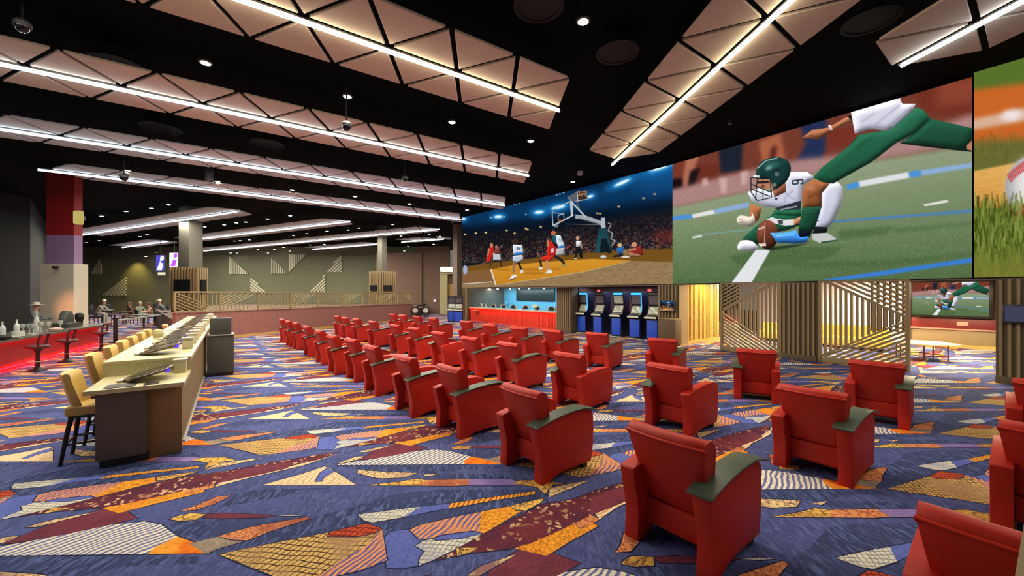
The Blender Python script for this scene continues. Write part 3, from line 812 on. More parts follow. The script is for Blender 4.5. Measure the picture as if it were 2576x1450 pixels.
def screen_mesh(name, canvas, pt, parent=None):
    """flat emissive picture; pt(u, v) gives a point of the screen plane; the picture sits in a colour attribute"""
    w, h = canvas.w, canvas.h
    uu, vv = np.meshgrid((np.arange(w)) / (w - 1), (np.arange(h)) / (h - 1))
    a, b, d = (np.array(pt(*q)) for q in ((0, 0), (1, 0), (0, 1)))
    co = a + uu[..., None] * (b - a) + vv[..., None] * (d - a)
    me = bpy.data.meshes.new(name)
    idx = np.arange(w * h).reshape(h, w)
    fs = np.stack([idx[:-1, :-1], idx[1:, :-1], idx[1:, 1:], idx[:-1, 1:]], -1).reshape(-1, 4)
    me.vertices.add(w * h)
    me.vertices.foreach_set('co', co.reshape(-1).astype(np.float32))
    nf = len(fs)
    me.loops.add(nf * 4)
    me.loops.foreach_set('vertex_index', fs.reshape(-1).astype(np.int32))
    me.polygons.add(nf)
    me.polygons.foreach_set('loop_start', np.arange(nf, dtype=np.int32) * 4)
    me.polygons.foreach_set('loop_total', np.full(nf, 4, np.int32))
    at = me.color_attributes.new('picture', 'FLOAT_COLOR', 'POINT')
    im = np.clip(canvas.im, 0, 255) / 255.0
    im = np.where(im <= 0.04045, im / 12.92, ((im + 0.055) / 1.055) ** 2.4)
    at.data.foreach_set('color', np.concatenate([im, np.ones((h, w, 1))], -1).reshape(-1).astype(np.float32))
    me.update()
    if 'screen_picture' not in MATS:
        m = bpy.data.materials.new('screen_picture')
        m.use_nodes = True
        nt = m.node_tree
        nt.nodes.clear()
        o = nt.nodes.new('ShaderNodeOutputMaterial')
        e = nt.nodes.new('ShaderNodeEmission')
        t = nt.nodes.new('ShaderNodeAttribute')
        t.attribute_name = 'picture'
        nt.links.new(t.outputs['Color'], e.inputs['Color'])
        nt.links.new(e.outputs[0], o.inputs['Surface'])
        m.cycles.emission_sampling = 'NONE'
        MATS['screen_picture'] = m
    me.materials.append(MATS['screen_picture'])
    o = bpy.data.objects.new(name, me)
    COL.objects.link(o)
    if parent is not None:
        o.parent = parent
    return o
ZB, ZT = 2.48, 7.36
dark = mat('black_metal', (20, 20, 21), 0.5)
def wall_screen(name, label, A, B, zb, zt, w, h, zoom, paint, depth=0.16):
    """video wall between floor points A (left) and B (right)"""
    ox, oy, s = zoom
    d = (B - A)
    L = d.length
    def to(p):
        k = (ox + p[0] / s - CX) / FPX
        # A + t d on the ray X = k Y
        t = (k * A.y - A.x) / (d.x - k * d.y)
        Y = A.y + t * d.y
        z = CAMZ - (oy + p[1] / s - HY) / FPX * Y
        return t, (zt - z) / (zt - zb)
    c = Canvas(w, h, to)
    paint(c)
    ang = math.atan2(d.y, d.x)
    root = thing(name, label, 'screen', (A.x, A.y, zb), ang)
    cab = MB().box(0.0, L, 0.004, depth, -0.015, zt - zb).build('cabinet', dark, root)
    screen_mesh('screen_picture', c, lambda u, v: (u * L, 0, (1 - v) * (zt - zb)), cab)
    return c
SA, SB, SC = Vector((-3.45, 27.9)), Vector((6.56, 16.4)), uv(UW, 1.58).to_2d()
SCN = uv(UW, 9.66).to_2d()
cb = wall_screen('video_wall', 'giant screen showing a basketball game, left of the football screen', SA, SB, ZB, ZT, 500, 250, (1140, 400, 4.266), paint_basketball)
cf = wall_screen('video_wall', 'giant screen showing a kicker in green swinging at a football held by a kneeling player', SCN, SC, ZB, ZT, 720, 432, (1690, 200, 2.789), paint_football)
SD = uv(UW, -2.2).to_2d()
cz = wall_screen('video_wall', 'giant screen at the picture edge showing a baseball in grass', SC + (SD - SC).normalized() * 0.03, SD, ZB, ZT + 0.09, 300, 400, (2300, 140, 2.5), paint_baseball)
# ------------------------------------------------------------------ red armchairs
red = mat('red_leather', (180, 38, 24), 0.5, 0, 0.10, 9.0, 0.05, 0.3)
redp = mat('red_leather_piping', (196, 46, 30), 0.45, 0, 0.08, 9.0, 0, 0.3)
olive = mat('grey_green_laminate', (70, 82, 68), 0.38, 0, 0.12, 5.0, 0, 0.4)
blackp = mat('black_plastic', (16, 16, 17), 0.5)
def arm_profile():
    return [(-.40, 0), (-.31, 0), (-.26, .015), (-.16, .05), (0, .07), (.41, .07), (.445, .25), (.455, .45), (.445, .64), (.415, .675), (.29, .712), (.05, .71), (-.15, .688), (-.30, .662),
            (-.445, .634), (-.458, .618), (-.435, .48), (-.40, .36), (-.385, .25), (-.39, .12)]
def back_rings():
    prof = [(-.235, .35), (-.275, .45), (-.33, .62), (-.39, .80), (-.435, .945), (-.425, .985), (-.385, 1.012), (-.335, 1.008), (-.29, .98), (-.265, .93), (-.20, .70), (-.13, .50), (-.10, .42), (-.11, .36)]
    def hw(z):
        if z < .46: return .243
        if z < .60: return .243 + (z - .46) * 0.30
        return min(.335, .285 + (z - .60) * 0.145)
    rings = []
    n = 11
    for i in range(n):
        t = -1 + 2 * i / (n - 1)
        edge = 1.0 if abs(t) < 0.99 else 0.93
        mid = sum(q[0] for q in prof) / len(prof)
        ring = []
        for y, z in prof:
            x = t * hw(z)
            yy = y - 0.035 * (1 - t * t) * max(0, (z - .35) / .65)
            ym = yy + (0.012 if abs(t) > 0.99 and y < -.22 else 0)
            ring.append((x, ym, z if abs(t) < 0.99 else .36 + (z - .36) * 0.985))
        rings.append(ring)
    return rings
def pipe_pts():
    out = []
    for i in range(11):
        t = -1 + 2 * i / 10
        out.append((t * .336, -.437 - .035 * (1 - t * t), .952))
    out = [(-.337, -.41, .925)] + out + [(.337, -.41, .925)]
    return out
def make_chair(cap):
    t = thing('cinema_armchair', 'x', 'armchair')
    for s in (-1, 1):
        b = MB().prism(arm_profile(), s * .25, s * .385, 'x')
        b.build('armrest', red, t, 0.016, 2)
    bk = MB().loft(back_rings()).build('backrest', red, t, 0.0, angle=60)
    MB().tube(pipe_pts(), .011, 6).build('piping', redp, bk)
    MB().box(-.248, .248, -.20, .43, .30, .46).build('seat', red, t, 0.035, 3)
    MB().box(-.249, .249, -.262, -.215, .13, .345).build('rear_panel', red, t, 0.012)
    MB().box(-.249, .249, -.21, .40, .10, .30).build('seat_base', red, t, 0.01)
    for s in (-1, 1):
        MB().box(s * .318 - .035, s * .318 + .035, .29, .37, 0, .075).build('foot', blackp, t)
    up, lo = [], []
    for y, z in ((-.485, .628), (-.44, .645), (-.30, .676), (-.15, .702), (.05, .724), (.27, .726), (.42, .692), (.50, .668), (.535, .656)):
        up.append((y, z + .016)); lo.append((y, z))
    b = MB()
    b.prism(up + lo[::-1], cap * .318 - .098, cap * .318 + .098, 'x')
    b.build('arm_tablet', olive, t, 0.006, 2)['label'] = 'grey green curved arm tablet'
    return t
chairR, chairL = make_chair(1), make_chair(-1)
used = set()
ROWS = {
 'A': [(1575.6, 1076, 52, 1), (1257, 974, 52, 1), (1093.7, 922.5, 52.5, 1), (989.2, 898, 52, 1), (912.4, 871.9, 52, 1), (866.4, 855, 52, 1), (821, 845.8, 52, 1), (790.6, 833.4, 52, 1), (760.8, 822.8, 52, 1), (734.7, 814, 52, 1), (716.7, 809.8, 52, 1), (701.8, 804.8, 52, 1)],
 'B': [(1952, 977, 54, 1), (1625, 920, 51.5, -1), (1389.7, 891, 49.5, -1), (1248.7, 865, 50, 1), (1157, 850.7, 50, 1), (1083, 837.7, 50, -1), (1024, 827, 50, 1), (978.6, 819.7, 50, 1), (924.8, 810.4, 50, 1), (885, 804, 50, 1), (857, 800.4, 50, 1), (839.7, 796.7, 50, 1)],
 'C': [(2134, 913, 48, 1), (1852, 884, 34, -1), (1628.6, 855.8, 35, 1), (1471, 840.3, 42, 1), (1364, 832.9, 46, 1), (1282, 826, 46, 1), (1211, 819, 47, 1), (1155, 810.4, 48, 1), (1075, 802.3, 49, 1), (1037, 797.3, 49, 1), (1002, 794.2, 49, 1), (978, 791.7, 49, 1)],
}
RNAME = {'A': 'the aisle row', 'B': 'the middle row', 'C': 'the screen-side row'}
def place_chair(tl, deg, cap, label, group):
    h = math.radians(deg)
    root = chairR if cap == 1 else chairL
    o = root
    R = Matrix.Rotation(-h, 3, 'Z')
    p = tl - R @ Vector((-.336, -.437, .952))
    if cap in used:
        o = dup(root, (p.x, p.y, 0), -h, label, group)
    else:
        used.add(cap)
        o.location = (p.x, p.y, 0)
        o.rotation_euler = (0, 0, -h)
        o['label'] = label
        o['group'] = group
    return o
for rk, lst in ROWS.items():
    for i, (x, y, deg, cap) in enumerate(lst):
        side = 'right' if cap == 1 else 'left'
        place_chair(G(x, y, .952), deg, cap, f'red armchair with {side} arm tablet, {ORD[i]} from front in {RNAME[rk]}', f'red armchairs in {RNAME[rk]}')
place_chair(G(2302.5, 1300, .952), 52, 1, 'red armchair cut off by the bottom right corner of the photo', 'red armchairs at the right edge')
place_chair(G(2511, 1074.5, .952), 52, 1, 'nearer of two red armchairs cut off by the right photo edge', 'red armchairs at the right edge')
place_chair(G(2547, 962.6, .952), 50, 1, 'farther of two red armchairs cut off by the right photo edge', 'red armchairs at the right edge')
# ------------------------------------------------------------------ dark ceiling with its rafts of triangles and strips of light
HP = 4.5
ZR = CAMZ + HP
ZC = 7.45
black_ceil = mat('black_painted_ceiling', (3, 3, 3), 0.9, 0, 0.3, 0.8, spec=0.1)
struct('ceiling', MB().box(-62, 34, -6, 50, ZC, ZC + .1), black_ceil, label='black ceiling')
felt = mat('rose_brown_felt', (206, 186, 164), 0.9, 0, 0.10, 3.0)
feltg = mat('grey_felt', (196, 194, 190), 0.9, 0, 0.10, 3.0)
warm = emit('warm_strip_light', (255, 246, 214), 14)
cool = emit('cool_strip_light', (226, 242, 255), 14)
alu = mat('brushed_aluminium', (120, 120, 120), 0.4, 0.8)
P_, Wd = 0.31 * HP, 0.26 * HP
def raft(label, c0, direction, x0, x1, phase, led, fm, led0=None, led1=None, endcut=True, group='ceiling rafts', wpm=33):
    """c0: floor-plan point of the strip's origin; x runs along the strip; phase: x of one notch"""
    ang = math.atan2(direction[1], direction[0])
    t = thing('acoustic_raft', label, 'ceiling panel', (c0[0], c0[1], ZR), ang, group)
    def tri(pts):
        c = Vector((sum(p[0] for p in pts) / 3, sum(p[1] for p in pts) / 3))
        q = []
        n = 3
        P = [Vector(p) for p in pts]
        for i in range(n):
            a = (P[i] - P[i - 1]).normalized()
            b = (P[(i + 1) % n] - P[i]).normalized()
            bis = (b - a).normalized()
            s = math.sin(math.acos(max(-1, min(1, (-a).dot(b)))) / 2)
            q.append(P[i] + bis * (0.045 / max(s, .2)))
        MB().prism([(p.x, p.y) for p in q], 0, .05, 'z').build('triangular_panel', fm, t, 0.008, 1)
    k0 = math.floor((x0 - phase) / P_) - 1
    k1 = math.ceil((x1 - phase) / P_) + 1
    for k in range(k0, k1 + 1):
        n0, n1 = phase + k * P_, phase + (k + 1) * P_
        cm = (n0 + n1) / 2
        for s in (-1, 1):
            if n0 >= x0 - .01 and n1 <= x1 + (.02 if s < 0 else P_ * 1.02 if endcut else .02):
                tri([(n0, s * Wd), (n1, s * Wd), (cm, s * 0.02)])
            # base on the centre line, apex on the edge at n1
            if n0 + P_ / 2 >= x0 - .01 and n1 + P_ / 2 <= x1 + P_ * .52:
                tri([(cm, s * 0.02), (cm + P_, s * 0.02), (n1, s * Wd)])
    a, b = (led0 if led0 is not None else x0), (led1 if led1 is not None else x1 + P_ / 2)
    MB().tube([(a, 0, -.07), (b, 0, -.07)], .034, 8).build('light_strip', led, t)
    MB().box(a, b, -.03, .03, -.03, .0).build('strip_channel', alu, t)
    for q in (a + .6, (a + b) / 2, b - .6):
        MB().tube([(q, .3, .05), (q, .3, ZC - ZR)], .012, 5).build('hanger', blackp, t)
    q = t.matrix_basis @ Vector(((a + b) / 2, 0, -.125))
    lamp('AREA', 'strip_lamp', q, wpm * (b - a), (255, 244, 222), b - a, (0, 0, ang), .08)
    return t
U = (UX, UY)
PHU = .6835 * HP
rows = [(1.629, -1.55, 1.31, warm, felt, 'nearest of the long rose ceiling rafts, its light strip ending over the middle armchairs'),
        (2.677, -1.90, 1.92, cool, felt, 'second long rose ceiling raft from the camera, lit by one white strip'),
        (3.739, -1.80, 2.36, cool, feltg, 'third long ceiling raft from the camera, grey with a white strip'),
        (4.79, -1.26, 2.40, cool, feltg, 'fourth long ceiling raft, starting above the red column')]
for v, a, b, led, fm, lab in rows:
    ends = {1.629: 1.451, 2.677: 2.044, 3.739: 2.518, 4.79: 2.52}[v]
    raft(lab, uv(0, v * HP), U, a * HP, (ends - .151) * HP, (ends - .151) * HP, led, fm, led1=ends * HP)
def hp(px, py):
    return G(px, py, ZR)
def raft_px(label, p0, p1, led, fm, extra=0.0, phase=0.0, **kw):
    a, b = hp(*p0), hp(*p1)
    d = (b - a).to_2d()
    L = d.length
    d = d.normalized()
    return raft(label, a, d, -extra, L, phase, led, fm, led0=-extra - .2, led1=L, endcut=False, wpm=62, **kw)
# two rafts running away from the camera on the right
a = hp(1540, 410); dY = Vector((-.0995, .995))
st = Vector((a.x, a.y)) - dY * 14.0
raft('ceiling raft with a diagonal light strip pointing at the football screen', st, dY, 0, 14.0 - P_ * .45, 14.0 - P_ * .75, warm, felt, led1=14.0, endcut=False, wpm=14)
a = hp(2268, 157)
st = Vector((a.x, a.y)) - dY * 9.0
raft('ceiling raft in the top right corner above the baseball screen', st, dY, 0, 9.0 - P_ * .2, 9.0 - P_ * .35, cool, felt, led1=9.0, endcut=False, wpm=10)
# the far group, running the other way
raft_px('far ceiling raft beside the red column, ending over the people', (205, 590), (595, 530), cool, feltg)
raft_px('far ceiling raft right of the grey pillar', (478, 603), (880, 555), cool, feltg)
raft_px('longest far ceiling raft, in front of the screened dining platform', (515, 630), (1105, 575), cool, feltg, phase=.4)
raft_px('short far ceiling raft left of the grey pillar', (310, 621), (420, 606), cool, feltg)
raft_px('thin far ceiling raft close to the back wall', (790, 626), (947, 613), cool, feltg)
raft_px('small far ceiling raft beside the basketball screen', (1015, 607), (1116, 600), cool, feltg)
a = hp(4, 548)
raft('ceiling raft at the left photo edge, left of the red column', Vector((a.x - 8, a.y + 4.1)), (.888, -.46), 0, 8.4, .3, cool, feltg, led1=9.0, endcut=False)
# ------------------------------------------------------------------ downlights, speakers, cameras
canm = mat('black_can', (12, 12, 12), 0.6)
bulb = emit('downlight_bulb', (255, 240, 205), 40)
bulbc = emit('downlight_bulb_far', (255, 250, 236), 30, sample=False)
def downlight(px, py, label, r, near, group):
    Y = min(((6.72 if near else ZC) - CAMZ) * FPX / (HY - py), 45.0)
    p = D(px, py, Y)
    z = p.z
    t = thing('downlight', label, 'downlight', (p.x, p.y, z), 0, group)
    MB().lathe([(r * 1.5, 0.03), (r * 1.5, -.02), (r * 1.15, -.03), (r * 1.1, .03)], n=12).build('trim_ring', canm, t)
    MB().lathe([(r * 1.05, -.036), (r * .6, -.05), (.004, -.052)], n=10).build('bulb', bulb if near else bulbc, t)
    if z < ZC - .08:
        MB().tube([(0, 0, .03), (0, 0, ZC - z)], .02, 5).build('stem', canm, t)
    return p
NEAR = [(1467, 50, 'above the front of the aisle row'), (517, 155, 'between the first two rafts, left of the other two there'), (874, 240, 'between the first two rafts, the middle one'), (1137, 305, 'between the first two rafts, right of the other two'), (1335, 353, 'past the end of the second raft')]
for x, y, w in NEAR:
    p = downlight(x, y, f'glowing ceiling downlight {w}', .085, True, 'large downlights')
    lamp('SPOT', 'downlight_lamp', (p.x, p.y, p.z - .12), 600, (255, 236, 200), .07, spot=1.5, blend=.8)
MIDS = [(321, 428), (547, 455), (735, 477), (893, 493), (1030, 512), (1175, 527), (1441, 456)]
for i, (x, y) in enumerate(MIDS):
    w = f'{ORD[i]} from the left in the line under the third raft' if i < 6 else 'close above the basketball screen'
    p = downlight(x, y, f'small bright downlight, {w}', .085, True, 'small downlights under the third raft')
    lamp('SPOT', 'downlight_lamp', (p.x, p.y, p.z - .12), 600, (255, 240, 214), .07, spot=1.5, blend=.8)
FAR = [(673, 550), (730, 542), (564, 565), (594, 560), (618, 558), (515, 570), (738, 592), (772, 587), (823, 581), (876, 578), (903, 573), (590, 606), (604, 605), (627, 603), (988, 564), (580, 636), (596, 636), (649, 627), (690, 627), (713, 622), (674, 636), (729, 631), (780, 616), (816, 614), (970, 599),
       (1009, 593), (1080, 590), (1107, 594), (1027, 620), (1049, 628), (1091, 614), (1098, 629), (1017, 631), (317, 531), (256, 543), (424, 514), (381, 523), (250, 605), (63, 579), (25, 587), (41, 605), (47, 574), (352, 595), (370, 590), (218, 610), (394, 634), (367, 645)]
for x, y in FAR:
    downlight(x, y, 'tiny white downlight in the dark ceiling at the far end', .10, False, 'tiny far downlights')
dome = mat('smoked_dome', (14, 14, 15), 0.12, 0, 0.05, 5, 0, .6)
grey = mat('grey_metal', (92, 92, 94), 0.45, .4)
def dome_cam(px, py, label, Y, r=.12):
    p = D(px, py, Y)
    t = thing('dome_camera', label, 'security camera', p)
    MB().lathe([(r, .0), (r * .95, -r * .5), (r * .6, -r * .95), (.01, -r * 1.1)], n=14).build('dome', dome, t)
    MB().lathe([(r * 1.15, -.01), (r * 1.2, .05), (r * .8, .1)], n=14).build('collar', grey, t)
    MB().tube([(0, 0, .1), (0, 0, ZC - p.z)], .02, 6).build('stem', canm, t)
dome_cam(872, 318, 'black dome camera hanging before the second raft', 9.2, .10)
dome_cam(56, 66, 'dome camera hanging in the top left corner', 6.4, .09)
dome_cam(312, 446, 'dome camera hanging under the third raft, left end', 14.0, .12)
dome_cam(1019, 450, 'dome camera hanging under the second raft, right of middle', 14.9, .10)
dome_cam(1140, 556, 'dome camera beside the slim pillar left of the basketball screen', 27.0, .16)
p = D(527, 440, 15.35)
t = thing('cylinder_spotlight', 'grey cylinder spotlight hanging under the third raft', 'spotlight', p)
MB().lathe([(.13, .22), (.135, .2), (.135, -.22), (.11, -.24), (.10, -.2)], n=16).build('body', grey, t, 0)
MB().tube([(0, 0, .22), (0, 0, ZC - p.z)], .02, 6).build('stem', canm, t)
p = D(1459, 436, 17.0)
t = thing('white_sensor', 'white box sensor hanging above the basketball screen', 'sensor', p)
MB().box(-.1, .1, -.1, .1, -.08, .08).build('housing', mat('white_plastic', (225, 225, 222), .5), t, .02)
MB().tube([(0, 0, .08), (0, 0, ZC - p.z)], .015, 6).build('stem', canm, t)
p = D(1836, 310, 12.0)
t = thing('pendant_sprinkler', 'small shiny sprinkler above the football screen', 'sprinkler', p)
MB().lathe([(.03, .08), (.03, 0), (.06, -.02), (.02, -.05)], n=10).build('head', alu, t)
MB().tube([(0, 0, .08), (0, 0, ZC - p.z)], .012, 6).build('stem', canm, t)
cer = mat('charcoal_diffuser', (11, 11, 11), .7)
def diffuser(px, py, label, R, duct=False):
    Y = (ZC - .35 - CAMZ) * FPX / (HY - py)
    p = D(px, py, Y)
    t = thing('air_diffuser', label, 'air diffuser', p)
    b = MB()
    for i, q in enumerate((1.0, .72, .46)):
        b.lathe([(R * q, .04 * i), (R * q + .02, .04 * i - .02), (R * q - .04, .04 * i - .02), (R * (q - .16), .04 * i + .08)], n=24)
    b.build('cone', cer, t)
    MB().tube([(0, 0, .1), (0, 0, ZC - .01 - p.z)] if not duct else [(0, 0, .05), (0, 0, .2), (0, 0, .34)], R * .45, 16).build('neck', cer, t)
diffuser(1355, 14, 'round black air diffuser in front at the top edge', .42)
diffuser(1553, 132, 'round black air diffuser left of the diagonal raft', .42)
diffuser(297, 165, 'round black air diffuser between the first rafts at left', .5, True)
diffuser(672, 362, 'round black air diffuser between second and third raft, right one', .5)
diffuser(405, 322, 'round black air diffuser between second and third raft, left one', .5)
diffuser(2190, 52, 'round black air diffuser beside the top right raft', .42)
# ------------------------------------------------------------------ everything under and behind the screens (wall axes: x right, y = u)
oak = mat('oak_slats', (148, 128, 92), .55, 0, .14, 3.0, stretch=(9, 9, .6))
oakd = mat('oak_dark_backing', (100, 84, 60), .7, 0, .15, 3.0, stretch=(9, 9, .6))
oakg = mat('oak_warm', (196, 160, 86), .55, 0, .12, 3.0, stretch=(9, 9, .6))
walnut = mat('walnut_panel', (96, 74, 50), .55, 0, .15, 3.0, stretch=(1, 1, 8))
taupe = mat('taupe_paint', (120, 104, 92), .85, 0, .06, 1.0)
ZS = 2.47                                     # underside of the screens
def wall_box(name, x0, x1, u0, u1, z0, z1, m, label):
    """structure box in wall axes, built in world space"""
    b = MB().box(x0, x1, u0, u1, z0, z1)
    b.v = [tuple(uv(u, -x, z)) for x, u, z in b.v]
    return struct(name, b, m, label=label)
def slats(b, x0, x1, z0, z1, y=0.0, pitch=.11, w=.055, dep=.05, m=0):
    n = max(1, int(round((x1 - x0) / pitch)))
    p = (x1 - x0) / n
    for i in range(n):
        c = x0 + (i + .5) * p
        b.box(c - w / 2, c + w / 2, y - dep, y, z0, z1, m)
def pier(px0, px1, label, pitch=.11, u=UW, depth=.45, z0=.16, m=oak):
    x0, x1 = WX(px0, u), WX(px1, u)
    t = wthing('slatted_pier', label, 'wall panel', x0, u)
    w = x1 - x0
    MB().box(0, w, 0, depth, 0, ZS - .05).build('core', oakd, t)
    b = MB()
    slats(b, 0.01, w - .01, z0, ZS - .05, 0, pitch)
    b.build('slats', m, t)
    MB().box(-.005, w + .005, -.065, 0, 0, z0).build('plinth', oakd, t, .008)
    return t
# the wall the screens hang on, and the soffit under them
b = MB()
def quadwall(b, A, B, z0, z1, th=.25):
    d = (B - A).normalized()
    n = Vector((-d.y, d.x)) * th
    if n.dot(Vector((UX, UY))) < 0: n = -n
    b.prism([tuple(A), tuple(B), tuple(B + n), tuple(A + n)], z0, z1, 'z')
off = Vector((UX, UY)) * .17
for A, B in ((SA, SB), (SCN, SC), (SC, SD)):
    quadwall(b, A + off, B + off, ZS - .02, ZC)
struct('wall_screens', b, black_ceil, label='black wall carrying the giant screens')
sof = MB()
far1 = uv(UW, 26.5).to_2d(); far2 = uv(UW + .5, 26.5).to_2d()
c1, c2 = uv(UW, 9.66).to_2d(), uv(UW + .5, -2.2).to_2d()
sof.prism([tuple(SA + off * .2), tuple(SB), tuple(uv(UW + .6, 9.66).to_2d()), tuple(uv(UW + .6, 25.4).to_2d())], ZS - .06, ZS - .02, 'z')
sof.prism([tuple(uv(UW + .02, 9.66).to_2d()), tuple(uv(UW + .02, -2.2).to_2d()), tuple(uv(UW + .45, -2.2).to_2d()), tuple(uv(UW + .45, 9.66).to_2d())], ZS - .04, ZS - .02, 'z')
struct('trim_1', sof, taupe, label='soffit under the giant screens')
# --- bar niche on the left
BX0, BX1 = WX(1178), WX(1399)
UB = 18.2
cyan = mat('blue_lit_wall', (120, 190, 214), .7, 0, .05, 1.0)  # the niche's blue glow is mixed into this wall colour
wall_box('wall_bar', BX0 - 3, BX1 + 1.6, UB, UB + .15, 0, 2.75, cyan, 'blue lit back wall of the red bar')
wall_box('wall_bar_side', BX1, BX1 + .12, UW + .5, UB, 0, 2.6, taupe, 'side wall of the bar niche')
wall_box('wall_bar_end', BX0 - 1.2, BX0 - .25, UW + .5, UB, 0, 2.6, taupe, 'end wall of the bar niche at left')
wall_box('ceiling_bar', BX0 - 2, BX1 + .2, UW + .3, UB, 2.52, 2.6, mat('white_soffit', (230, 232, 226), .7), 'white ceiling of the bar niche')
greyp = mat('grey_panel', (150, 152, 142), .6)
x0, z1 = PU(1185, 726, UB); x1, _ = PU(1215, 726, UB)
MBt = wthing('grey_wall_panel', 'pale grey wall panel at the left end of the red bar', 'wall panel', x0, UB - .06)
MB().box(0, x1 - x0, 0, .05, .0, 2.5).build('panel', greyp, MBt); MB().box(-.05, 0, -.02, .06, 0, 2.5).build('edge_post', mat('white_post', (214, 214, 200), .5), MBt)
x0, z1 = PU(1301, 727, UB); x1, z0 = PU(1397, 758, UB)
t = wthing('menu_screen', 'large dark screen on the blue wall behind the red bar', 'screen', x0, UB - .1, z0)
MB().box(0, x1 - x0, 0, .09, 0, min(z1, 2.5) - z0).build('panel', mat('dark_screen', (52, 56, 52), .35), t, .01)
x0, z0 = PU(1276, 762, UB)
t = wthing('round_sign', 'small round blue emblem on the wall behind the red bar', 'sign', x0, UB - .05, z0)
MB().lathe([(.17, -.02), (.17, .02)], n=18).build('disc', mat('pale_blue_sign', (150, 214, 236), .5), t).rotation_euler = (PI / 2, 0, 0)
t0 = wthing('red_bar', 'long slatted bar glowing red under the basketball screen', 'bar counter', BX0 + .06, UW + .02)
Lb = BX1 - BX0 - .12
redf = mat('red_lit_slats', (226, 66, 40), .5, 0, .12, 3.0, stretch=(9, 9, .6))  # timber slats reddened in the base colour for the strip's glow
b = MB().box(0, Lb, .18, .75, 0, 1.0)
slats(b, .02, Lb - .02, .12, .96, .18, .13, .09, .04)
b.build('slatted_front', redf, t0)
MB().box(0, Lb, -.02, .80, 1.0, 1.06).build('worktop', mat('pale_worktop', (206, 190, 160), .35), t0, .01)
MB().box(.05, Lb - .05, .02, .06, .975, .998).build('light_strip', emit('red_strip', (255, 20, 8), 30), t0)
MB().box(0, Lb, .10, .2, 0, .1).build('plinth', redf, t0)
MB().box(.7, 1.35, -.10, .2, .78, .84).build('drop_shelf', mat('pale_worktop', (206, 190, 160), .35), t0, .01)
ivory = mat('ivory_plastic', (226, 222, 196), .4)
for i, px in enumerate((1240, 1266, 1290, 1321, 1349, 1386)):
    x, _ = PU(px, 780, UW + .5)
    t = wthing('bar_top_machine', f'arched game machine on the red bar top, {ORD[i]} from the left', 'game machine', x, UW + .55, 1.09, 'game machines on the red bar')
    rg = MB()
    n = 9
    pts = [(-.30 * math.cos(PI * k / n), .0, .24 * math.sin(PI * k / n)) for k in range(n + 1)]
    rg.tube(pts, .028, 6)
    rg.build('rim', ivory, t)
    MB().prism([(q[0] * .93, q[2] * .93) for q in pts], -.02, .03, 'y').build('back', blackp, t)
x, z = PU(1353, 775, UW + .5)
t = wthing('table_lamp', 'pale shaded lamp standing on the red bar', 'lamp', x - .05, UW + .3, 1.06)
MB().lathe([(.08, 0), (.08, .02), (.02, .03), (.02, .2)], n=12).build('base', ivory, t)
MB().lathe([(.17, .18), (.13, .36), (.128, .36), (.165, .185)], n=16).build('lamp_shade', emit('lamp_shade_glow', (240, 230, 176), .85, False), t)
x, z = PU(1209, 780, UW + .1)
t = wthing('bar_tap', 'pale forked bar tap at the left end of the red bar', 'bar tap', x, UW + .2, 1.06)
MB().tube([(0, 0, 0), (0, 0, .14), (-.14, 0, .3)], .035, 8).tube([(0, 0, .14), (.14, 0, .28)], .03, 8).build('spout', ivory, t); MB().lathe([(.1, 0), (.1, .03)], n=12).build('base', ivory, t)
for i, px in enumerate((1220, 1258, 1300, 1312, 1330, 1372, 1395)):
    x, z = PU(px, 772, UW + .62)
    t = wthing('bottle', f'small pale bottle on the red bar, {ORD[i]} from the left', 'bottle', x, UW + .70, 1.06, 'bottles on the red bar')
    MB().lathe([(.035, 0), (.04, .1), (.035, .17), (.014, .21), (.014, .27)], n=10).build('glass', ivory, t)
spotw = emit('niche_downlight', (255, 250, 225), 30)
for i, px in enumerate((1213, 1232, 1252, 1283, 1306, 1331, 1368)):
    x, _ = PU(px, 726, UB - 1.4)
    t = wthing('niche_downlight', f'bright cone downlight over the red bar, {ORD[i]} from the left', 'downlight', x, UB - 1.4, 2.52, 'downlights over the red bar')
    MB().lathe([(.10, 0), (.05, -.13), (.01, -.14)], n=12).build('lens', spotw, t)
t = wthing('niche_light_strip', 'white light strip along the soffit over the red bar', 'light strip', BX0 + .1, UW + .35, ZS - .02)
MB().box(0, BX1 - BX0 - .2, 0, .08, -.01, .05).build('strip', emit('niche_strip', (255, 250, 230), 3.0), t)
pier(1164, 1177, 'narrow timber pier at the left end of the red bar', .2)
pier(1400, 1438, 'slatted timber pier between the red bar and the blue machines', .16)
# --- niche of blue machines
KX0, KX1 = WX(1438), WX(1655)
brown = mat('maroon_brown_paint', (74, 46, 44), .8, 0, .08, 1.0)
wall_box('wall_machines', KX0 - 1, KX1 + .6, 16.7, 16.85, 0, 2.6, brown, 'dark wall behind the blue machines')
wall_box('ceiling_machines', KX0, KX1 + .1, UW + .3, 16.7, 2.46, 2.56, taupe, 'soffit over the blue machines')
wall_box('wall_machines_side', KX0 - .1, KX0, UW + .5, 16.7, 0, 2.46, brown, 'side wall of the machine niche at left')
blue = mat('blue_cabinet_face', (36, 84, 214), .4, 0, .12, 2.0, coat=.3)
navy = mat('navy_cabinet_side', (18, 24, 52), .4)
silver = mat('silver_bezel', (222, 218, 186), .35, .1)
scr1 = mat('kiosk_glass', (196, 206, 184), .12, 0, .25, 2.0)
scr2 = mat('kiosk_glass_dark', (104, 104, 106), .12, 0, .25, 2.0)
glowb = emit('kiosk_blue_glow', (70, 180, 255), 1.6, False)
glowr = emit('kiosk_pink_glow', (255, 110, 110), 1.0, False)
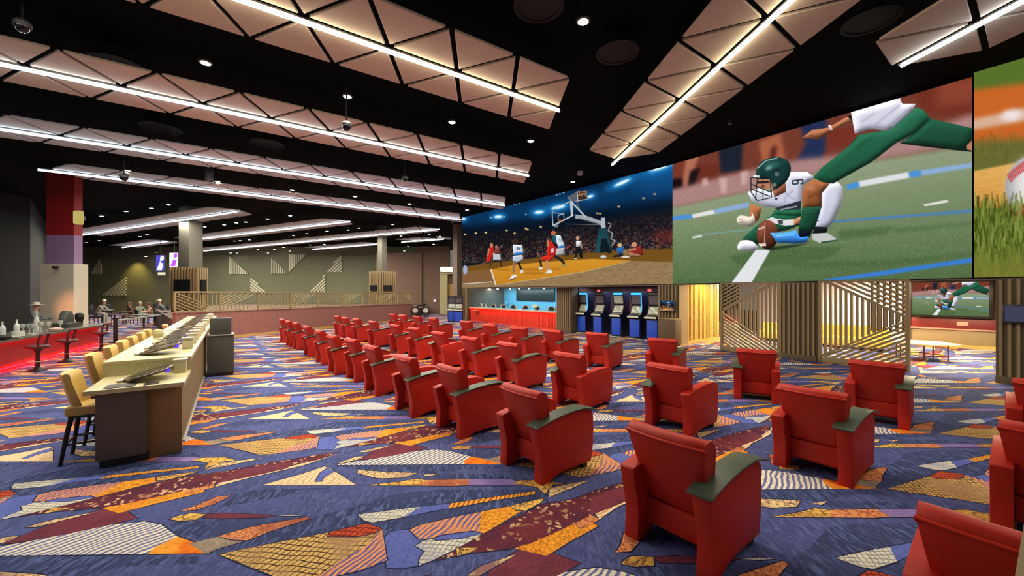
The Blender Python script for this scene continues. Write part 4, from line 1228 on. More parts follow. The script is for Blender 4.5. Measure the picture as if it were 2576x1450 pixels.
def kiosk(x, u, label, lit, group, rz=0.0, sc_=1.0):
    t = wthing('betting_kiosk', label, 'betting machine', x, u, 0, group)
    t.rotation_euler = (0, 0, RZ + rz)
    t.scale = (sc_, sc_, sc_)
    side = [(.02, .06), (.0, .92), (-.10, 1.0), (-.10, 1.08), (.10, 1.14), (.22, 1.52), (.20, 1.58), (.14, 2.02), (.10, 2.16), (.62, 2.16), (.62, 0), (.06, 0)]
    for s in (-1, 1):
        MB().prism(side, s * .29, s * .315, 'x').build('side_panel', navy, t, .006)
    MB().prism([(y + .03, z) for y, z in side[:-2]] + [(.6, .02), (.09, .02)], -.29, .29, 'x').build('body', navy, t)
    MB().box(-.27, .27, .0, .06, .10, .90).build('front_door', blue, t, .015)
    MB().prism([(-.13, .98), (-.13, 1.03), (-.11, 1.05), (.13, 1.15), (.13, 1.11)], -.31, .31, 'x').build('button_deck', silver, t, .006)
    MB().bar((0, -.06, 1.075), (0, .07, 1.125), .40, .02, (0, -.4, 1)).build('slot', blackp, [c for c in t.children if c.name.startswith('button_deck')][0])
    def pane(y0, z0, y1, z1, m, nm):
        MB().bar((0, y0, z0), (0, y1, z1), .54, .02, (0, -1, .2)).build(nm, m, t, .004)
    pane(.105, 1.18, .225, 1.50, scr1, 'lower_screen')
    pane(.20, 1.60, .15, 1.98, scr1 if lit == 2 else scr2, 'upper_screen')
    MB().box(-.27, .27, .10, .14, 2.02, 2.12).build('topper', glowb if lit else scr2, t)
    if lit == 1:
        MB().bar((.285, .15, 1.2), (.285, .12, 2.1), .03, .03).build('edge_light', glowb, t)
    MB().box(-.33, .33, -.06, .66, 0, .03).build('base_plate', silver, t, .005)
    return t
for i, (px, lit) in enumerate(((1466, 1), (1506, 0), (1553, 2), (1599, 1), (1643, 0))):
    kiosk(WX(px, 15.2), 15.1, f'blue betting machine in the dark niche, {ORD[i]} from the left', lit, 'blue betting machines in the niche')
for i, (px, zz) in enumerate(((1505, 0), (1633, 0))):
    x, _ = PU(px, 760, 16.6)
    t = wthing('pink_light_bar', f'vertical pink light behind the {["second", "fifth"][i]} blue betting machine', 'light', x, 16.6, 1.2, 'pink lights in the machine niche')
    MB().box(-.09, .09, 0, .05, 0, 1.1).build('tube', glowr, t)
t = pier(1655, 1706, 'slatted timber pier right of the blue machines, small screen on it', .16)
x0, z1 = PU(1661, 756, UW - .08); x1, z0 = PU(1699, 785, UW - .08)
cs = Canvas(150, 90, None)
iy = np.linspace(0, cb.h - 1, 90).astype(int); ix = np.linspace(0, cb.w - 1, 150).astype(int)
cs.im = cb.im[iy][:, ix]
t = wthing('display_screen', 'small screen showing the basketball game on the slatted pier', 'screen', x0, UW - .15, z0)
fr = MB().box(0, x1 - x0, .012, .09, 0, z1 - z0).build('frame', mat('display_frame', (40, 44, 58), .4), t, .01)
screen_mesh('picture', cs, lambda u, v: (.04 + u * (x1 - x0 - .08), 0.008, (z1 - z0) * (1 - v) * .9 + .03), fr)
x0, x1 = WX(1655, UW - .5), WX(1699, UW - .5)
t = wthing('brown_cabinet', 'plain brown cabinet standing below the small basketball screen', 'cabinet', x0, UW - .5)
MB().box(0, x1 - x0, 0, .42, .05, 1.05).build('body', walnut, t, .01); MB().box(-.01, x1 - x0 + .01, -.02, .43, 1.05, 1.09).build('top', oak, t, .005); MB().box(.03, x1 - x0 - .03, .03, .4, 0, .05).build('plinth', blackp, t)
# --- passage with the yellow lit door wall
YX0, YX1 = WX(1716), WX(1815)
wall_box('wall_passage_left', WX(1706) + .02, -9.36, UW, 15.35, 0, ZS, oak, 'left cheek of the lit passage')
t = wthing('slatted_door_wall', 'yellow lit slatted wall with a flush door in the passage', 'wall panel', -9.44, 15.40)
t.rotation_euler = (0, 0, TH)
xb = 2.62
b = MB().box(0, xb, .06, .14, 0, 2.6)
b.build('core', oakd, t)
b = MB(); slats(b, .02, xb - .02, .14, 2.55, .06, .10, .05, .05); b.build('slats', oakg, t)
MB().box(0, xb, -.03, .06, 0, .13).build('plinth', oakg, t)
MB().tube([(.42, -.05, 1.0), (.42, -.05, 1.16)], .014, 6).tube([(.42, 0, 1.02), (.42, -.05, 1.02)], .01, 6).build('handle', silver, t)
t = wthing('maroon_cabinet', 'sliver of a dark maroon unit at the end of the lit passage', 'cabinet', WX(1794, 20.6), 20.6)
w = WX(1850, 20.6) - WX(1794, 20.6)
MB().box(0, w, 0, .4, 1.0, 2.6).build('upper_door', mat('dark_maroon', (58, 24, 26), .5), t, .01); MB().box(0, w, 0, .4, .62, .98).build('maroon_band', mat('lounge_maroon', (120, 34, 34), .4), t, .01); MB().box(0, w, -.02, .4, 0, .6).build('lower_door', oak, t, .01); MB().box(-.02, w + .02, -.05, .4, .595, .63).build('ledge', mat('pink_stone', (190, 140, 122), .3), t)
# --- lounge behind the slatted screen
UL = 23.2
warmw = mat('lounge_maroon', (120, 34, 34), .4, 0, .2, 2.0)
pinkw = mat('lounge_plaster', (206, 196, 214), .8, 0, .05, 1.0)
LX0, LX1 = WX(1722), 2.4
wall_box('wall_lounge_back', LX0 - 1, WX(2520, UL) + 3, UL, UL + .15, 0, 2.75, pinkw, 'lavender back wall of the lounge')
wall_box('wall_lounge_right', 1.6, 1.75, UW + .6, UL, 0, 2.75, oakd, 'right wall of the lounge')
wall_box('ceiling_lounge', LX0 - 1, 4, UW + .3, UL + .1, 2.62, 2.72, mat('lounge_ceiling', (214, 206, 186), .8), 'ceiling of the lounge')
for i, (px, u_) in enumerate(((1960, 17.2), (2060, 20.5), (2290, 17.0), (2390, 19.5), (1850, 18.5), (2460, 17.4), (2200, 22.0))):
    x = WX(px, u_)
    t = wthing('lounge_ceiling_light', 'square warm ceiling light of the lounge', 'ceiling light', x, u_, 2.60, 'lounge ceiling lights')
    MB().box(-.3, .3, -.3, .3, -.015, .02).build('panel', emit('lounge_light', (255, 234, 192), 160), t)
# maroon wall unit, television
xa, xb = WX(2289, UL - .5), WX(2515, UL - .5)
t = wthing('media_wall', 'timber media wall with a glossy maroon band under the television', 'wall unit', xa, UL - .4)
w = xb - xa
MB().box(0, w, 0, .35, .14, .68).build('timber_panel', oak, t, .01)
MB().box(0, w, -.01, .36, .74, 1.12).build('maroon_band', warmw, t, .01)
MB().box(-.02, w, -.06, .36, .68, .74).build('ledge', mat('pink_stone', (190, 140, 122), .3), t, .006)
MB().box(0, w, -.02, .3, 0, .14).build('plinth', oakg, t)
MB().box(0, w, .04, .36, 1.12, 2.62).build('upper_panel', walnut, t)
MB().box(-.16, 0, -.05, .4, 0, 2.62).build('end_post', warmw, t)
x0, z1 = PU(2287, 703, UL - .6); x1, z0 = PU(2499, 806, UL - .6)
z1, z0 = 2.60, 1.16
ct = Canvas(260, 150, None)
src = np.array([(700, 640), (672, 1090), (2110, 380)], float)
dst = np.array([(840, 340), (800, 630), (1600, 340)], float)
Am = np.linalg.solve(np.c_[src, np.ones(3)], dst)
ct.to = lambda p: (((np.array([p[0], p[1], 1.0]) @ Am)[0] - 275) / 1325.0, ((np.array([p[0], p[1], 1.0]) @ Am)[1] - 175) / 645.0)
paint_football(ct, .35)
t = wthing('television', 'wall television in the lounge repeating the football kick', 'television', x0, UL - .62, z0)
W_, H_ = x1 - x0, z1 - z0
fr = MB().box(0, W_, .012, .10, 0, H_).build('frame', mat('tv_black', (14, 14, 15), .3), t, .01)
screen_mesh('picture', ct, lambda u, v: (.10 + u * (W_ - .2), .008, .08 + (1 - v) * (H_ - .16)), fr)
x, z = PU(2421, 826, UL - .46)
t = wthing('wall_socket_plate', 'small peach plate on the maroon band under the television', 'plate', x, UL - .425, .86)
MB().box(-.15, .15, 0, .012, 0, .15).build('plate', mat('peach_plate', (240, 170, 140), .5), t, .005)
# table
p = G(2314, 904)
u_, v_ = touv(p)
t = wthing('pale_coffee_table', 'cloud-shaped pale stone coffee table on thin dark legs in the lounge', 'table', -v_, u_)
pr = []
for k in range(48):
    a = 2 * PI * k / 48
    r = .70 + .07 * math.cos(5 * a)
    pr.append((r * math.cos(a) * 1.15, r * math.sin(a)))
MB().prism(pr, .50, .55, 'z').build('top', mat('pale_stone', (236, 222, 172), .35, 0, .1, 5), t, .008)
lg = []
for k in range(5):
    a = 2 * PI * k / 5 + .3
    x, y = .62 * math.cos(a), .52 * math.sin(a)
    lg.append((x, y))
    MB().tube([(x, y, 0), (x, y, .50)], .016, 6).build('leg', mat('bronze_leg', (72, 56, 40), .4, .6), t)
MB().tube([(x, y, .16) for x, y in lg + lg[:1]], .012, 6).build('stretcher', mat('bronze_leg', (72, 56, 40), .4, .6), t)
# sofa seen through the slats
px = 2128
x = WX(px, 19.4)
t = wthing('yellow_sofa', 'yellow button-backed sofa behind the slatted screen', 'sofa', x, 19.4)
ysof = mat('yellow_leather', (214, 178, 70), .5, 0, .1, 4)
MB().box(-1.1, 1.1, -.40, .38, .12, .42).build('seat', ysof, t, .05, 3); MB().box(-1.1, 1.1, .30, .52, .12, .86).build('backrest', ysof, t, .06, 3)
for s in (-1, 1):
    MB().box(s * 1.1 - .1, s * 1.1 + .1, -.42, .5, .1, .62).build('armrest', ysof, t, .05, 3)
    MB().box(s * .95 - .04, s * .95 + .04, -.3, .4, 0, .12).build('foot', blackp, t)
x = WX(1945, 18.6)
t = wthing('yellow_bench', 'yellow bench seat behind the left slatted lattice', 'bench', x, 19.5)
MB().box(-.9, .9, -.3, .3, .12, .44).build('seat', ysof, t, .05, 3); MB().box(-.9, .9, .24, .42, .12, .8).build('backrest', ysof, t, .05, 3); MB().box(-.8, .8, -.2, .3, 0, .12).build('plinth', blackp, t)
# --- the slatted screen itself
def lat(t, w, z0, z1, fl, m):
    """triangles of slats, drawn for the left lattice and mirrored for the right one"""
    H_ = z1 - z0
    def X(a): return w * ((1 - a) if fl else a)
    def Pt(a, c): return Vector((X(a), 0, z0 + H_ * c))
    def clipline(p, q, tri):
        """part of the line p-q inside a triangle"""
        d = q - p
        lo, hi = 0.0, 1.0
        c = sum(tri, Vector((0, 0))) / 3
        for i in range(3):
            a, b = tri[i], tri[(i + 1) % 3]
            n = Vector((-(b - a).y, (b - a).x))
            if n.dot(c - a) < 0: n = -n
            f0, f1 = n.dot(p - a), n.dot(q - a)
            if f0 < 0 and f1 < 0: return None
            if f0 < 0: lo = max(lo, f0 / (f0 - f1))
            elif f1 < 0: hi = min(hi, f0 / (f0 - f1))
        return (p + d * lo, p + d * hi) if hi - lo > .01 else None
    TR = [((0, 1), (.92, 1), (0, .56)), ((0, .56), (.92, 1), (1, 1)), ((0, .56), (1, 1), (1, 0)), ((0, .5), (0, 0), (1, 0))]
    b = MB()
    asp = w
    def fill(tri, direction, pitch):
        T = [Vector((X(a), H_ * c)) for a, c in tri]
        d = Vector(direction)
        if fl: d.x = -d.x
        d = d.normalized()
        n = Vector((-d.y, d.x))
        lo, hi = min(n.dot(q) for q in T), max(n.dot(q) for q in T)
        k = lo + pitch * .5
        while k < hi:
            r = clipline(n * k - d * 9, n * k + d * 9, T)
            if r:
                b.bar((r[0].x, 0, z0 + r[0].y), (r[1].x, 0, z0 + r[1].y), .062, .07, (0, 1, 0))
            k += pitch
    e1 = (w * .92, H_ * .44)
    fill(TR[0], e1, .115)
    fill(((0, .56), (1, 1.03), (1, .0)), (0, 1), .125)
    fill(((0, .5), (0, 0), (1, 0)), (w, -H_ * .5), .105)
    # frame lines
    for a, c in (((0, .56), (.92, 1)), ((0, .53), (1, 0))):
        p, q = Pt(*a), Pt(*c)
        b.bar(p, q, .05, .08, (0, 1, 0))
    return b.build('lattice', m, t)
def lattice_panel(px0, px1, fl, label):
    x0, x1 = WX(px0), WX(px1)
    t = wthing('slatted_screen', label, 'slatted screen', x0, UW + .05)
    w = x1 - x0
    lat(t, w, .17, ZS - .03, fl, oak)
    for a in (0, w):
        MB().box(a - .04, a + .04, -.06, .06, 0, ZS).build('post', oak, t)
    MB().box(0, w, -.06, .06, 0, .17).build('bottom_rail', oak, t, .006); MB().box(0, w, -.05, .05, ZS - .05, ZS).build('top_rail', oak, t)
    return t
t = lattice_panel(1815, 1962, False, 'see-through lattice of diagonal and upright slats, left of the solid slatted panel')
w = WX(1962) - WX(1815)
b = MB(); slats(b, .04, w * .30, ZS * .62, ZS - .05, .12, .10, .08, .05); b.build('second_layer', oakd, t)
t = lattice_panel(2062, 2283, True, 'see-through lattice of diagonal and upright slats, next to the lounge opening')
w = WX(2283) - WX(2062)
b = MB(); slats(b, w * .58, w - .04, ZS * .42, ZS - .05, .12, .13, .06, .05); b.build('second_layer', oak, t)
pier(1967, 2055, 'solid panel of upright slats between the two lattices', .14)
pier(2505, 2700, 'slatted timber pier at the right photo edge, dark screen on it', .13, m=oak)
x0, z1 = PU(2522, 766, UW - .12); x1, z0 = PU(2640, 817, UW - .12)
t = wthing('display_screen', 'small blank slate-blue screen on the pier at the right edge', 'screen', x0, UW - .14, z0)
MB().box(0, x1 - x0, 0, .08, 0, z1 - z0).build('frame', mat('display_frame', (40, 44, 58), .4), t, .015)
MB().box(.04, x1 - x0 - .04, -.006, .0, .04, z1 - z0 - .04).build('glass', emit('slate_screen', (66, 68, 92), .9, False), t)
wall_box('wall_right', 2.75, 9.0, UW + .05, UW + .3, 0, ZS, oakd, 'timber wall beyond the right edge')
# ------------------------------------------------------------------ stone game counter and its stools (wall axes)
stone = mat('cream_stone', (206, 196, 150), .3, 0, .22, 16.0)
stonef = mat('mottled_stone', (186, 180, 142), .35, 0, .5, 30.0)
greyw = mat('grey_brown_laminate', (92, 82, 74), .6, 0, .12, 5.0)
tanw = mat('tan_laminate', (140, 108, 64), .6, 0, .1, 4.0, stretch=(6, 6, .5))
olivew = mat('olive_tan_laminate', (124, 104, 66), .6, 0, .1, 4.0)
steel = mat('light_steel_trim', (196, 190, 176), .35, .3)
glass = mat('machine_glass', (40, 40, 42), .12, 0, .2, 3.0)
UO, UI = -1.39, -.51
def cw(name, label, cat, v, u, z=0.0, group=None):
    return wthing(name, label, cat, -v, u, z, group)
t = cw('game_counter', 'long cream stone game counter with a lowered near end', 'counter', 6.66, UO)
D_ = UI - UO
def cbox(v0, v1, y0, y1, z0, z1): return MB().box(-(v1 - 6.66), -(v0 - 6.66), y0, y1, z0, z1)
cbox(6.66, 7.72, -.02, D_ + .02, .90, .955).build('low_top', stone, t, .008)
cbox(7.66, 13.1, -.04, D_ + .03, 1.11, 1.16).build('high_top', stone, t, .008)
cbox(7.66, 7.70, -.04, D_ + .02, .955, 1.11).build('riser', stonef, t)
b = cbox(6.74, 6.80, .07, .52, .09, .90); b.build('end_panel', greyw, t, .01)
cbox(6.77, 6.82, .10, .54, 0, .09).build('kick', blackp, t)
cbox(6.84, 6.90, .50, D_ - .02, .0, .90).build('end_panel', tanw, t, .006)
cbox(6.9, 13.1, .48, D_ - .10, .0, .91).build('body', olivew, t)
cbox(7.72, 13.1, .30, D_ - .04, .90, 1.11).build('upper_body', olivew, t)
cbox(6.9, 13.1, D_ - .10, D_ - .04, .10, .90).build('side_panel', olivew, t)
cbox(7.3, 13.0, D_ - .06, D_ - .02, 0, .03).build('foot_rail', steel, t, .004)
cbox(12.85, 12.95, D_ - .08, D_ + .0, 0, 1.1).build('end_post', steel, t)
cbox(6.70, 6.95, .14, .42, .952, .962).build('slot_tray', mat('dark_slot', (40, 34, 30), .4), t); cbox(6.70, 6.86, .50, .64, .952, .962).build('slot_tray', blackp, t)
t = cw('game_counter', 'farther cream stone game counter behind the first one', 'counter', 13.35, UO)
def cbox2(v0, v1, y0, y1, z0, z1): return MB().box(-(v1 - 13.35), -(v0 - 13.35), y0, y1, z0, z1)
cbox2(13.35, 20.8, -.04, D_ + .03, 1.11, 1.16).build('top', stone, t, .008); cbox2(13.4, 20.7, .25, D_ - .06, 0, 1.11).build('body', olivew, t); cbox2(13.4, 20.7, D_ - .06, D_ - .02, 0, .05).build('foot_rail', steel, t)
def machine(v, z, label, group):
    t = cw('inset_game_screen', label, 'game screen', v, (UO + UI) / 2 + .06, z, group)
    ring = [(.29 * math.cos(2 * PI * k / 20) * 1.0, .25 * math.sin(2 * PI * k / 20)) for k in range(20)]
    b = MB().prism(ring, .0, .03, 'z'); b.v = [(x, y, zz + .26 * (y + .25)) for x, y, zz in b.v]; b.build('bezel', mat('bronze_bezel', (120, 104, 84), .3, .6), t, .006)
    b = MB().prism([(x * .82, y * .82) for x, y in ring], .03, .036, 'z'); b.v = [(x, y, zz + .26 * (y + .25)) for x, y, zz in b.v]; b.build('glass', glass, t)
    MB().box(-.13, .13, -.30, -.24, 0, .03).build('button_bar', steel, t, .008)
    MB().box(.15, .18, .17, .22, .09, .14).build('status_light', emit('violet_led', (96, 70, 255), 1.2, False), t)
machine(7.18, .957, 'game screen set in the lowered near end of the stone counter', 'game screens in the stone counters')
vs = [8.3, 9.15, 9.95, 10.75, 11.55, 12.35]
for i, v in enumerate(vs):
    machine(v, 1.16, f'game screen in the high part of the near stone counter, {ORD[i]} from the near end', 'game screens in the stone counters')
for i in range(7):
    machine(13.9 + i * 1.0, 1.16, f'game screen in the farther stone counter, {ORD[i]} from the near end', 'game screens in the stone counters')
boxm = mat('cream_box', (220, 212, 176), .4)
def tbox(v, z, label):
    t = cw('ticket_box', label, 'ticket box', v, UI - .09, z, 'cream boxes on the stone counters')
    MB().box(-.07, .07, -.07, .07, 0, .17).build('body', boxm, t, .012); MB().box(-.05, .05, -.075, -.068, .05, .12).build('slot', blackp, t); MB().box(-.08, .08, -.08, .08, .17, .19).build('lid', mat('cream_lid', (236, 230, 200), .35), t, .006)
tbox(7.54, .957, 'cream box on the lowered end of the stone counter, against the riser')
for i, v in enumerate([8.75, 9.6, 10.35, 11.15, 11.95, 12.75]):
    tbox(v, 1.162, f'cream box on the high part of the near stone counter, {ORD[i]} from the near end')
for i in range(5):
    tbox(14.4 + i * 1.0, 1.162, f'cream box on the farther stone counter, {ORD[i]} from the near end')
t = cw('reflection_globe', 'pale globe shaped after a curved reflection on the near stone counter, beside the far stools', 'globe', 11.15, UO + .14, 1.16)  # solid stand-in for a curved reflection over the counter
MB().lathe([(.02, 0), (.08, .03), (.10, .09), (.075, .16), (.02, .19)], n=14).build('globe', mat('frosted_glass', (176, 168, 124), .3), t); MB().lathe([(.08, 0), (.08, .02)], n=14).build('foot', boxm, t)
# grey cabinet at the junction
p0 = G(520, 940); u_, v_ = touv(p0)
t = cw('grey_cabinet', 'dark grey free-standing cabinet at the far end of the near stone counter', 'cabinet', v_, u_ + .03)
gc = mat('charcoal_laminate', (62, 64, 60), .6, 0, .1, 6)
MB().box(.0, .62, 0, .55, .08, 1.02).build('body', gc, t, .01); MB().box(.02, .60, .02, .54, 0, .08).build('kick', blackp, t); MB().box(-.01, .64, -.02, .56, 1.02, 1.05).build('ledge', mat('grey_ledge', (150, 150, 142), .4), t, .004); MB().box(.05, .60, .05, .5, 1.05, 1.46).build('upper_box', gc, t, .01)
# stools
cream = mat('mustard_leather', (214, 178, 100), .5, 0, .10, 5.0, .05)
def stool():
    t = thing('counter_stool', 'x', 'stool')
    MB().box(-.22, .22, -.20, .22, .58, .70).build('seat', cream, t, .035, 3)
    # backrest: a curved upholstered shell, y<0 is behind the sitter
    rings = []
    for i in range(9):
        a = -1 + 2 * i / 8
        ring = []
        for zz, yy in ((.64, -.17), (.75, -.20), (.9, -.235), (1.06, -.27), (1.10, -.275), (1.115, -.25), (1.10, -.215), (1.0, -.195), (.85, -.155), (.72, -.12), (.64, -.11)):
            hw = .19 + .05 * min(1, (zz - .64) / .3)
            ring.append((a * hw, yy + .07 * a * a, zz))
        rings.append(ring)
    MB().loft(rings).build('backrest', cream, t, angle=60)
    for sx in (-1, 1):
        for sy in (-1, 1):
            MB().tube([(sx * .16, sy * .14, .60), (sx * .19, sy * .17, .42), (sx * .215, sy * .20, .2), (sx * .235, sy * .225, 0)], [.026, .024, .022, .02], 8).build('leg', blackp, t)
    MB().tube([(-.21, -.19, .24), (.21, -.19, .24), (.21, .19, .24), (-.21, .19, .24), (-.21, -.19, .24)], .012, 6).build('foot_ring', blackp, t)
    MB().box(-.19, .19, -.17, .19, .55, .585).build('seat_frame', blackp, t)
    return t
st = stool()
pos = [(7.36, -1.47), (8.15, -1.43), (9.15, -1.43), (10.05, -1.43), (10.95, -1.43), (11.9, -1.43), (12.8, -1.43)]
for i, (v, u_) in enumerate(pos):
    lab = f'mustard stool at the stone counter, {ORD[i]} from the near end'
    if i == 0:
        st.location = uv(u_, v); st.rotation_euler = (0, 0, RZ); st['label'] = lab; st['group'] = 'mustard stools at the stone counters'
    else:
        dup(st, uv(u_, v), RZ, lab, 'mustard stools at the stone counters').scale = (1, 1, 1.11)
dup(st, uv(-1.5, 16.6), RZ, 'lone mustard stool at the far end of the farther stone counter', 'mustard stools at the stone counters')
# ------------------------------------------------------------------ red lit bar on the far left
BD = Vector((-.48, .877)); BN = Vector((.877, .48))
def bp(n, t, z=0.0):
    q = BN * n + BD * t
    return Vector((q.x, q.y, z))
BRZ = math.atan2(BD.y, BD.x)               # local x away from the camera, local y away from the room
redcf = mat('red_lit_panel', (160, 24, 30), .45, 0, .15, 2.0)  # red of the LED glow carried in the front's base colour
bt = mat('dark_bar_top', (92, 90, 78), .2, 0, .4, 6.0)
t = thing('bar_counter', 'curved-off bar on the left with a red glowing front and dark stone top', 'bar counter', bp(-6.8, 11.5), BRZ)
Lr = 10.5
# local +y points along rotated axis; front faces -y side when BN maps to -y
MB().box(0, Lr, .0, .6, .0, .84).build('front', redcf, t)
MB().box(-.1, Lr, -.42, .9, .84, .90).build('top', bt, t, .012)
rs = emit('red_bar_strip', (255, 6, 10), 14)
rs2 = emit('red_floor_strip', (255, 4, 10), 70)
MB().box(.05, Lr, -.10, -.06, .825, .838).build('light_strip', rs, t)
MB().box(.05, Lr, -.02, .0, .06, .085).build('floor_light_strip', rs2, t)
darkred = mat('dark_red_leather', (74, 18, 26), .5)
def bstool():
    t = thing('bar_stool', 'x', 'bar stool')
    MB().lathe([(.20, .60), (.235, .63), (.235, .665), (.20, .69), (.01, .695)], n=20).build('seat', darkred, t)
    MB().lathe([(.055, .08), (.05, .5), (.12, .60)], n=12).build('post', blackp, t)
    MB().lathe([(.20, 0), (.20, .02), (.09, .06), (.055, .10)], n=18).build('base', blackp, t)
    MB().tube([(.17 * math.cos(a), .17 * math.sin(a), .26) for a in [k * PI / 8 for k in range(17)]], .011, 6).build('foot_ring', steel, t)
    MB().tube([(-.19, -.08, .66), (-.23, -.10, .85), (-.20, -.14, .98), (0, -.22, 1.0), (.2, -.14, .98), (.23, -.10, .85), (.19, -.08, .66)], .028, 8).build('back_hoop', darkred, t)
    return t
bs = bstool()
for i, (n_, tt) in enumerate(((-6.05, 15.7), (-6.05, 17.3), (-6.1, 20.0))):
    lab = f'dark bar stool at the red glowing bar on the left, {ORD[i]} from the camera'
    if i == 0:
        bs.location = bp(n_, tt); bs.rotation_euler = (0, 0, BRZ); bs['label'] = lab; bs['group'] = 'dark stools at the red bar'
    else:
        dup(bs, bp(n_, tt), BRZ, lab, 'dark stools at the red bar')
clear = mat('pale_glass', (190, 196, 190), .12, 0, .1, 4)
def onbar(name, label, cat, px, n_=-6.75, group=None):
    k = (px - CX) / FPX
    # point with normal distance n_ on the ray
    Y = n_ / (BN.x * k + BN.y)
    return thing(name, label, cat, (k * Y, Y, .90), BRZ, group)
t = onbar('white_mug', 'wide white mug on the bar on the left', 'mug', 46, -6.6)
MB().lathe([(.09, 0), (.12, .02), (.125, .16), (.11, .16), (.10, .03)], n=16).build('cup', mat('white_china', (214, 220, 206), .3), t); MB().tube([(.12, 0, .03), (.19, 0, .06), (.19, 0, .11), (.12, 0, .14)], .014, 6).build('handle', mat('white_china', (214, 220, 206), .3), t)
for i, px in enumerate((58, 74, 84, 103, 121, 152)):
    t = onbar('drinking_glass', f'stemmed glass on the bar on the left, {ORD[i]} from the left edge', 'glass', px, -6.9 + .12 * (i % 3), 'glasses on the left bar')
    MB().lathe([(.06, 0), (.06, .01), (.012, .02), (.012, .14), (.06, .2), (.065, .30), (.055, .30), (.045, .2)], n=12).build('bowl', clear, t)
for i, (px, h) in enumerate(((42, .42), (92, .62), (6, .40))):
    t = onbar('tall_bottle', f'tall pale bottle on the left bar, {["left of the person in the hat", "in front of the person in the hat", "at the left photo edge"][i]}', 'bottle', px, -7.2)
    MB().lathe([(.06, 0), (.065, h * .5), (.05, h * .62), (.02, h * .75), (.02, h)], n=12).build('body', clear, t)
t = onbar('register_terminal', 'dark round-backed terminal on the bar before the red and white column', 'terminal', 168, -7.0)
MB().prism([(-.36, 0), (-.34, .28), (-.24, .48), (-.08, .58), (.10, .56), (.24, .44), (.32, .24), (.36, 0)], -.1, .1, 'y').build('hood', mat('dark_green_plastic', (46, 52, 46), .4), t, .03); MB().box(-.5, .5, -.2, .2, -.0, .16).build('base', mat('dark_green_plastic', (46, 52, 46), .4), t, .02)
t = onbar('black_bottle', 'black rounded dispenser on the bar right of the dark terminal', 'dispenser', 200, -7.2)
MB().lathe([(.09, 0), (.10, .16), (.12, .2), (.13, .34), (.10, .42), (.02, .44)], n=14).build('body', blackp, t)
for i, px in enumerate((4, 30, 140)):
    t = onbar('small_plate', f'{["dark round tray at the left end of the bar on the left", "pale saucer beside the dark tray on the left bar", "pale heap of napkins on the left bar before the column"][i]}', 'plate', px, -6.55)
    MB().lathe([(.05, 0), (.16, .02), (.17, .05 + .03 * (i != 1)), (.04, .06 + .06 * (i != 1))], n=16).build('body', [blackp, clear, mat('pale_napkin', (176, 150, 140), .8)][i], t)
# ------------------------------------------------------------------ columns
def column(name, label, px0, pxm, px1, Y, z1, ms, kind=True):
    """square column seen corner-on: edges at three pixels"""
    a, b, c = ((p - CX) / FPX for p in (px0, pxm, px1))
    M = Vector((b * Y, Y))
    # left face toward px0, right face toward px1, both at right angles
    best = None
    for ang in np.linspace(.02, 1.5, 200):
        dl = Vector((-math.cos(ang), math.sin(ang)))
        dr = Vector((math.sin(ang), math.cos(ang)))
        sl = (a * M.y - M.x) / (dl.x - a * dl.y)
        sr = (c * M.y - M.x) / (dr.x - c * dr.y) if abs(dr.x - c * dr.y) > 1e-6 else -1
        if sl > 0 and sr > 0 and (best is None or abs(sl - sr) < best[0]):
            best = (abs(sl - sr), dl, dr, sl, sr)
    _, dl, dr, sl, sr = best
    return M, dl, dr, sl, sr
def colbox(b, M, dl, dr, sl, sr, g, z0, z1, m=0):
    e = M - dl * g - dr * g
    q = [e, e + dl * (sl + 2 * g), e + dl * (sl + 2 * g) + dr * (sr + 2 * g), e + dr * (sr + 2 * g)]
    b.prism([tuple(x) for x in q], z0, z1, 'z', m)
C1 = column('', '', 116, 186, 208, 17.6, 0, None)
t = thing('pillar', 'massive pillar on the left, red-lit above and cream below', 'column', (C1[0].x, C1[0].y, 0))
def colpart(name, C, g, z0, z1, m, t):
    b = MB(); colbox(b, C[0], C[1], C[2], C[3], C[4], g, z0, z1)
    b.v = [(x - t.location.x, y - t.location.y, z) for x, y, z in b.v]
    return b.build(name, m, t)
zz = CAMZ - (664 - HY) / FPX * 17.6
z2 = CAMZ - (592 - HY) / FPX * 17.6
colpart('cream_cladding', C1, .12, 0, zz, mat('cream_paint', (206, 198, 176), .7, 0, .05, 1.0), t)
colpart('lilac_lit_band', C1, 0.0, zz, z2, mat('lilac_light_tint', (150, 120, 160), .6, 0, .05, 1), t)  # where the red light fades to lavender, painted as a band
colpart('red_lit_shaft', C1, 0.0, z2, ZC, mat('red_light_tint', (150, 26, 24), .6, 0, .08, 1), t)  # red light on the upper shaft, put into its colour
p = D(139, 673, 17.3)
t2 = thing('round_camera', 'small black round camera on the pillar, just under its lilac band', 'security camera', p)
MB().lathe([(.10, .05), (.11, 0), (.06, -.07), (.01, -.08)], n=12).build('dome', blackp, t2)
p = D(197, 548, 17.7)
t2 = thing('wall_light', 'glowing wall light high on the right side of the red pillar', 'wall light', p)
MB().box(-.16, .16, -.1, .1, -.3, .3).build('diffuser', emit('amber_panel', (210, 190, 110), .8, False), t2, .04); MB().box(-.1, .1, .1, .2, -.1, .1).build('bracket', grey, t2)
olivep = mat('olive_grey_paint', (122, 124, 98), .85, 0, .06, .6)
